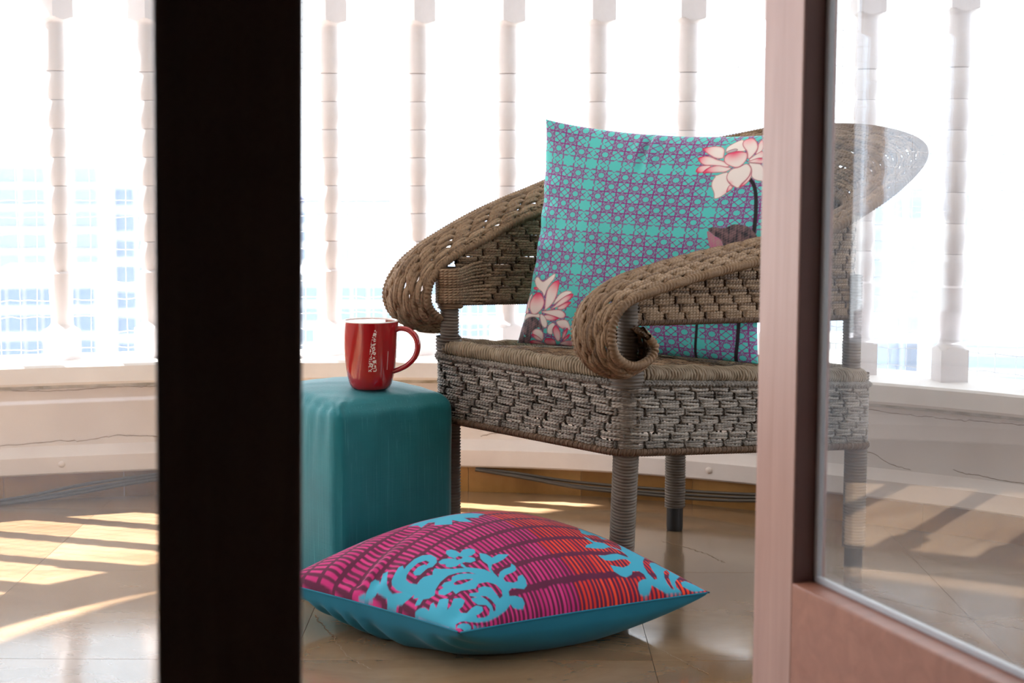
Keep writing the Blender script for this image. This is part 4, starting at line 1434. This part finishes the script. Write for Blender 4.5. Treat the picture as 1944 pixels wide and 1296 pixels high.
LC = [cw(np.array(p)) for p in ((.436, .142, .428), (.000, .322, .416), (.042, .440, .818), (.386, .166, .842))]   # BL BR TR TL seen from the front
lx = LC[1] - LC[0]
lz = LC[3] - LC[0]
LN = np.cross(lx, lz)
LN /= np.linalg.norm(LN)
lotus = tag(empty('lotus_cushion', tuple((LC[0] + LC[1]) / 2)),
            'turquoise cushion with purple star lattice and pink lotus flowers on the wicker chair', 'cushion')
NF = 540
Pf, Uf, Vf = cushion_grid(*LC, .064, NF, .085, LN, wr=wr1, sag=.1)
M['lotus_print'] = cloth_mat('lotus_print', attr='print', rough=.6)
front1 = grid_obj('front_panel', Pf, M['lotus_print'], lotus, lotus_colors(Uf, Vf))
Pb, Ub, Vb = cushion_grid(*LC, .060, 80, .085, -LN, sag=.1)
M['teal_back'] = cloth_mat('teal_back', lin(70, 180, 176))
grid_obj('back_panel', Pb, M['teal_back'], lotus, flip=True)

# floor cushion
def wr2(U, V):
    w = np.exp(-((V - .62) / .05) ** 2) * np.exp(-(U / .22) ** 2) * -.016
    w += np.exp(-(U / .10) ** 2) * .0045 * np.sin(V * 40 + 3 * np.sin(V * 11)) * np.sin(PI * V) ** .5
    w += np.exp(-(V / .06) ** 2) * .0012 * np.sin(U * 50) * np.sin(PI * U)
    e = np.clip(np.minimum(np.minimum(U, 1 - U), np.minimum(V, 1 - V)) / .03, 0, 1)
    return w * e + .0022 * smooth_noise(U, V, 1.6, 1.6, 9) * (np.sin(PI * U) * np.sin(PI * V)).clip(0) ** .5


FC = [np.array(p) for p in ((-.077, 2.545, .068), (.324, 2.777, .070), (.010, 3.070, .078), (-.395, 2.845, .068))]  # front, right, back, left
fcush = tag(empty('floor_cushion', (-.03, 2.81, 0)),
            'magenta and orange striped cushion with blue floral print lying on the floor', 'cushion')
Pf2, Uf2, Vf2 = cushion_grid(*FC, .120, NF, .035, (0, 0, 1), power=.50, wr=wr2)
M['damask_print'] = cloth_mat('damask_print', attr='print', rough=.8)
grid_obj('top_panel', Pf2, M['damask_print'], fcush, damask_colors(Uf2, Vf2))


def wr3(U, V):
    w = np.exp(-(U / .14) ** 2) * .006 * np.sin(V * 52 + 3 * np.sin(V * 9)) * np.sin(PI * V) ** .5
    return w * np.clip(np.minimum(np.minimum(U, 1 - U), np.minimum(V, 1 - V)) / .04, 0, 1)


Pb2, _, _ = cushion_grid(*FC, .105, 160, .035, (0, 0, -1), power=.42, wr=wr3)
Pb2[..., 2] = np.maximum(Pb2[..., 2], .001)
M['teal_under'] = cloth_mat('teal_under', lin(24, 118, 146), rough=.8)
under = grid_obj('under_panel', Pb2, M['teal_under'], fcush, flip=True)
tag(under, 'plain teal blue underside')
sm_ = Strands()
for e in (Pf2[:, 0], Pf2[-1, :], Pf2[::-1, -1], Pf2[0, ::-1]):
    sm_.tube(e[::6], .0016, 6)
sm_.build('seam', M['teal_under'], fcush)

# ------------------------------------------------------------------ ottoman
OA, OB = np.array([.80, .60]), np.array([-.60, .80])
OC = np.array([-.299, 2.930])                 # nearest corner
OWa, OWb, OH = .246, .29, .350
ott = tag(empty('ottoman', (OC[0] + .128 * .8 - .15 * .6, OC[1] + .128 * .6 + .15 * .8, 0)),
          'teal raw silk cube ottoman carrying the red mug', 'ottoman')


def ottoman_mesh():
    bm = bmesh.new()
    bmesh.ops.create_cube(bm, size=2.0)
    bmesh.ops.subdivide_edges(bm, edges=bm.edges[:], cuts=47, use_grid_fill=True)
    r = .021
    hx = np.array([OWa / 2, OWb / 2, OH / 2])
    for v in bm.verts:
        q = np.array(v.co)
        p = q * hx
        inner = np.clip(p, -(hx - r), hx - r)
        d = p - inner
        L = np.linalg.norm(d)
        if L > 1e-9 and (np.abs(d) > 1e-9).sum() > 1:
            p = inner + d / L * r
        x, y, z = q
        puff = (1 - x * x) * (1 - y * y)
        if z > .5:
            p[2] += .022 * max(puff, 0) ** .7
        side = max(0, 1 - z * z)
        if abs(x) > .95:
            p[0] += math.copysign(.007 * side ** .6 * max(0, 1 - y * y) ** .6, x)
        if abs(y) > .95:
            p[1] += math.copysign(.007 * side ** .6 * max(0, 1 - x * x) ** .6, y)
        # gathers at the top corner and slack in the cover
        cr = math.exp(-((x + 1) ** 2 + (y + 1) ** 2) / .10)
        n_ = math.sin(x * 19 + 2 * z) * math.sin(y * 17) * .0008 + math.sin(11 * (x + y) + 4 * z) * .0006
        p = p * (1 + n_ * 2)
        p[2] += (.0030 * math.sin(30 * (x - y)) * cr) if z > .5 else 0
        p[0] += .0009 * math.sin(26 * y + 3 * z) * math.exp(-((z - .9) / .4) ** 2) * (1 if abs(x) > .9 else 0)
        p[1] += .0026 * math.sin(9 * x + 2.0) * math.exp(-((z - .75) / .3) ** 2) * (1 if abs(y) > .9 else 0)
        wx = p[0] + OWa / 2
        wy = p[1] + OWb / 2
        xy = OC + OA * wx + OB * wy
        v.co = (xy[0], xy[1], max(p[2] + OH / 2, .001))
    return bm


b = MatB('raw_silk')
v = b.coord('Object', (1, 1, 1), (0, 0, -.6435))
mp = b.n('ShaderNodeMapping')
mp.inputs['Scale'].default_value = (240, 240, 3)
b.l(v, mp.inputs['Vector'])
slub = b.noise(mp.outputs[0], 1.0, 3, .7)
mp2 = b.n('ShaderNodeMapping')
mp2.inputs['Scale'].default_value = (5, 5, 260)
b.l(v, mp2.inputs['Vector'])
weft = b.noise(mp2.outputs[0], 1.0, 3, .7)
big = b.noise(v, 7, 4)
c = b.ramp(big, [(.3, lin(5, 96, 108)), (.7, lin(12, 116, 126))])
sl = b.ramp(slub, [(.59, (0, 0, 0)), (.67, (.22, .22, .22))])
c = b.mix(sl, c, lin(84, 166, 170))
b.base(c)
b.set(Roughness=.55, Sheen_Weight=.12, Specular_IOR_Level=.35)
hgt = b.math('ADD', b.math('MULTIPLY', weft, .6), b.math('MULTIPLY', slub, .6))
b.bump(hgt, .6, .0014)
M['raw_silk'] = b.m
bm_obj('cover', ottoman_mesh(), M['raw_silk'], ott, smooth=True)


def opt(a, b_, z):
    p = OC + OA * a + OB * b_
    return (p[0], p[1], z)


M['silk_seam'] = cloth_mat('silk_seam', lin(30, 92, 96))
sm_ = Strands()
k = .0092
sm_.tube(resample(np.array([opt(k, k, .012), opt(k, k, .15), opt(k, k, OH - .03)]), step=.02)[0], .0014, 6)
sm_.build('side_seam', M['silk_seam'], ott)
sm_ = Strands()
sm_.tube(resample(np.array([opt(k, k + .004, OH - .026), opt(.006, .03, OH - .012), opt(.004, .15, OH - .010), opt(.006, .27, OH - .012)]), step=.02)[0], .0014, 6)
sm_.build('top_seam', M['silk_seam'], ott)

# ------------------------------------------------------------------ mug
MX, MY, MZ = -.2500, 3.05, OH + .0165
mug = tag(empty('mug', (MX, MY, MZ)), 'glossy red ceramic mug with white lacy paisley print on the ottoman', 'mug')
MS = .972
outer = [(.0, .0), (.030, .0), (.0345, .002), (.0385, .009), (.0420, .022), (.0450, .040), (.0470, .060), (.0485, .080), (.0497, .100), (.0505, .115), (.0508, .1232)]
b = MatB('red_glaze')
tc = b.n('ShaderNodeTexCoord')
sep = b.n('ShaderNodeSeparateXYZ')
b.l(tc.outputs['Object'], sep.inputs[0])
ang = b.math('ARCTAN2', sep.outputs[0], b.math('MULTIPLY', sep.outputs[1], -1.0))      # 0 towards the viewer, + to the right
comb = b.n('ShaderNodeCombineXYZ')
b.l(b.math('MULTIPLY', ang, .05), comb.inputs[0])
b.l(sep.outputs[2], comb.inputs[1])
vor = b.n('ShaderNodeTexVoronoi')
vor.inputs['Scale'].default_value = 330
b.l(comb.outputs[0], vor.inputs['Vector'])
dots = b.math('LESS_THAN', vor.outputs['Distance'], .36)
vor2 = b.n('ShaderNodeTexVoronoi', feature='DISTANCE_TO_EDGE')
vor2.inputs['Scale'].default_value = 120
b.l(comb.outputs[0], vor2.inputs['Vector'])
rings = b.math('LESS_THAN', b.math('ABSOLUTE', b.math('SUBTRACT', vor2.outputs['Distance'], .22)), .07)


def strip(a0, bend):
    """paisley outline: wide at the bottom, bent tip at the top (angle in rad, height in m)"""
    z = sep.outputs[2]
    t = b.math('DIVIDE', b.math('SUBTRACT', z, .036), .076)
    tin = b.math('MULTIPLY', b.math('GREATER_THAN', t, 0.0), b.math('LESS_THAN', t, 1.0))
    cen = b.math('ADD', b.math('MULTIPLY', b.math('POWER', b.math('MAXIMUM', t, 0.001), 4.0), bend), a0)
    halfw = b.math('ADD', b.math('MULTIPLY', b.math('SUBTRACT', 1.0, t), .13), .045)
    d = b.math('ABSOLUTE', b.math('SUBTRACT', ang, cen))
    return b.math('MULTIPLY', tin, b.math('LESS_THAN', d, halfw))


m_all = b.math('MAXIMUM', strip(.16, .12), b.math('MAXIMUM', strip(-1.42, -.12), strip(2.9, .1)))
lace = b.math('MULTIPLY', m_all, b.math('MAXIMUM', dots, rings))
# the fine upright line of print to the right of the paisley
tl = b.math('MULTIPLY', b.math('LESS_THAN', b.math('ABSOLUTE', b.math('SUBTRACT', ang, .80)), .018),
            b.math('MULTIPLY', b.math('GREATER_THAN', sep.outputs[2], .038), b.math('LESS_THAN', sep.outputs[2], .072)))
tl = b.math('MULTIPLY', tl, b.math('GREATER_THAN', b.math('SINE', b.math('MULTIPLY', sep.outputs[2], 3600.0)), -.2))
b.base(b.mix(b.math('MAXIMUM', lace, tl), lin(156, 16, 24), lin(226, 214, 208)))
b.set(Roughness=.12, Coat_Weight=.6, Coat_Roughness=.04)
M['red_glaze'] = b.m
M['white_glaze'] = MatB('white_glaze').set(Base_Color=lin(228, 226, 222), Roughness=.15, Coat_Weight=.4).m
body = link('body', lathe_mesh('body', outer[1:], 64), M['red_glaze'], None, smooth=True, sharp=.9)
body.parent = mug
mug.scale = (MS, MS, MS)
inner = [(.0508, .1230), (.0502, .1246), (.0490, .1252), (.0476, .1245), (.0468, .1225), (.0462, .105), (.0440, .055), (.0400, .02), (.032, .010), (.0005, .008)]
lin_o = link('interior', lathe_mesh('interior', inner, 64), M['white_glaze'], None, smooth=True)
lin_o.parent = mug
tag(lin_o, 'white glazed inside and rim')
hb = Strands()
ha = math.radians(14)
hp = catmull([(.0470, .108), (.058, .1115), (.074, .108), (.0865, .095), (.0895, .078), (.084, .060), (.071, .046), (.057, .038), (.0435, .033)], 10)
hb.tube(np.column_stack([hp[:, 0] * math.cos(ha), -hp[:, 0] * math.sin(ha), hp[:, 1]]), .0052, 14,
        nrm=np.broadcast_to(np.array([math.sin(ha), math.cos(ha), 0]), (len(hp), 3)),
        rad=lambda s_, a_: .0044 + .0028 * np.abs(np.cos(a_)) ** 1.5 + 0 * s_)
hnd = hb.build('handle', M['red_glaze'], None)
hnd.parent = mug

# ------------------------------------------------------------------ the city beyond
GZ = -46.0
M['city_ground'] = paint_mat('city_ground', lin(150, 150, 145), lin(128, 130, 126), .9, .02, 0)
bm = bmesh.new()
box(bm, (-900, 14, GZ - .5), (900, 1500, GZ))
tag(bm_obj('ground_outside', bm, M['city_ground']), kind='structure')


def flat(name, col, rough=.8):
    return MatB(name).set(Base_Color=col, Roughness=rough).m


M['conc_white'] = flat('conc_white', lin(186, 191, 200))
M['conc_cream'] = flat('conc_cream', lin(182, 184, 188))
M['conc_blue'] = flat('conc_blue', lin(124, 142, 166))
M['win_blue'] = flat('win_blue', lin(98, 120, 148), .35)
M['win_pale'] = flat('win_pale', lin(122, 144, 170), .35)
M['roof_blue'] = flat('roof_blue', lin(84, 92, 132))
cube_me = {}


def unit_box(mat):
    if mat not in cube_me:
        bm = bmesh.new()
        box(bm, (-.5, -.5, 0), (.5, .5, 1))
        me = bpy.data.meshes.new('window')
        bmesh.ops.recalc_face_normals(bm, faces=bm.faces)
        bm.to_mesh(me)
        bm.free()
        me.materials.append(M[mat])
        cube_me[mat] = me
    return cube_me[mat]


def piece(name, root, mat, loc, size):
    o = bpy.data.objects.new(name, unit_box(mat))
    COL.objects.link(o)
    o.parent = root
    o.location = loc
    o.scale = size
    return o


def building(label, x0, x1, top, y, depth=14, wall='conc_white', win='win_blue', cols=4, rows=6, fh=3.2, rot=0.0, ww=.80, wh=.60, roof=None, slabs=False, piers=None, tower=None, cat='building'):
    cx, wd = (x0 + x1) / 2, x1 - x0
    root = tag(empty('apartment_building', (cx, y + depth / 2, GZ)), label, cat, 'hazy city buildings beyond the balcony')
    root.rotation_euler = (0, 0, rot)
    H_ = top - GZ
    piece('wall', root, wall, (0, 0, 0), (wd, depth, H_))
    if roof:
        piece('roof', root, roof, (0, 0, H_), (wd * 1.03, depth * 1.03, .9))
    if tower:
        piece('roof_tower', root, wall, (tower[0] * wd, 0, H_), (tower[1] * wd, depth * .6, tower[2]))
    pitch_ = wd / cols
    for r in range(rows):
        if H_ - 1.0 - (r + 1) * fh < 1:
            break
        z = H_ - 1.0 - (r + 1) * fh + fh * (1 - wh) * .5
        for c_ in range(cols):
            x = -wd / 2 + (c_ + .5) * pitch_
            piece('window', root, win, (x, -depth / 2, z), (pitch_ * ww, .5, fh * wh))
        if slabs:
            piece('floor_slab', root, wall, (0, -depth / 2 - .5, z - fh * .22), (wd, 1.6, .5))
    for px_ in (piers or []):
        piece('pier', root, wall, (px_ * wd, -depth / 2 - .5, 0), (wd * .05, 1.4, H_))
    return root


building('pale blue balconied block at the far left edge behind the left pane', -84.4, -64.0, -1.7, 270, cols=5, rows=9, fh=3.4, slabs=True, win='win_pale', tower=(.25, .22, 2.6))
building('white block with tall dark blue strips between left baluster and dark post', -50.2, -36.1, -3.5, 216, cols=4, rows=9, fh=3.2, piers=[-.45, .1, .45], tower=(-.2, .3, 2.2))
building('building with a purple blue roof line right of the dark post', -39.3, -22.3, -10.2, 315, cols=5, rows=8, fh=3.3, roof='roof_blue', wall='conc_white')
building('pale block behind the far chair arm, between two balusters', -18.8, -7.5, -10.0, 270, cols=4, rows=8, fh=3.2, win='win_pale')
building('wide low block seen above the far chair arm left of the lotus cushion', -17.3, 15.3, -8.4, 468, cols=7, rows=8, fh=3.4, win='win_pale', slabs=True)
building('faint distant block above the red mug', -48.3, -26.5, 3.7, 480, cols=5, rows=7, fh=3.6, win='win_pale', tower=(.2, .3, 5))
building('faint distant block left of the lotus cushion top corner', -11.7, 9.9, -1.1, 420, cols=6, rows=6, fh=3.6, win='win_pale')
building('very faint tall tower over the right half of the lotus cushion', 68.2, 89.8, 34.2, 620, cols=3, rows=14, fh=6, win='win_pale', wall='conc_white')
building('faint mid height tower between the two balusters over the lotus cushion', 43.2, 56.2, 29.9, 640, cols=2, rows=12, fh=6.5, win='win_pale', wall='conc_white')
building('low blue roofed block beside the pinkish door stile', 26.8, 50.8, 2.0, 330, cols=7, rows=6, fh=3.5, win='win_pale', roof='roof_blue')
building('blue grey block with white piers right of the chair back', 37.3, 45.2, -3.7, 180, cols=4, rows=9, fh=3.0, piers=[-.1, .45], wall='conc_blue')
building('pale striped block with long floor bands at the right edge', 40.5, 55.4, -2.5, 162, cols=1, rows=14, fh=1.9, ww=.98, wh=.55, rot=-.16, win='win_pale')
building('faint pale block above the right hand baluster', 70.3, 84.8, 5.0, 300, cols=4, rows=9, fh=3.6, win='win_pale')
building('low block under the left baluster foot', -52.4, -42.1, -12.2, 171, cols=6, rows=5, fh=2.6, win='win_blue', rot=.12)
building('low blue windowed block seen beneath the far chair arm', -10.3, 2.3, -11.2, 198, cols=7, rows=6, fh=2.4, win='win_blue')
building('blue windowed low block just right of the dark post', -24.7, -12.1, -13.5, 189, cols=7, rows=5, fh=2.3, win='win_blue')
building('long low white block filling the gap under the left baluster roofs', -166.9, -95.7, -20.6, 470, cols=12, rows=9, fh=4)
building('long pale block low between the red mug and the far chair arm', -87.0, -11.3, -26.0, 520, cols=12, rows=9, fh=4, slabs=True)
building('broad blue grey block low behind the right hand baluster', 77.0, 141.1, -25.4, 432, cols=9, rows=9, fh=3.4, wall='conc_blue')
building('broad pale block low behind the gap under the lotus cushion', -11.2, 64.0, -21.6, 400, cols=14, rows=9, fh=4)


# warm grey haze hanging over the city
b = MatB('haze')
b.nt.nodes.remove(b.p)
vs = b.n('ShaderNodeVolumeScatter')
vs.inputs['Color'].default_value = (.96, .98, 1, 1)
vs.inputs['Density'].default_value = .0005
b.l(vs.outputs[0], b.out.inputs['Volume'])
bm = bmesh.new()
box(bm, (-500, 45, GZ - 2), (500, 900, 120))
tag(bm_obj('outside_haze', bm, b.m), 'pale blue haze hanging over the distant city', 'haze', kind='stuff')
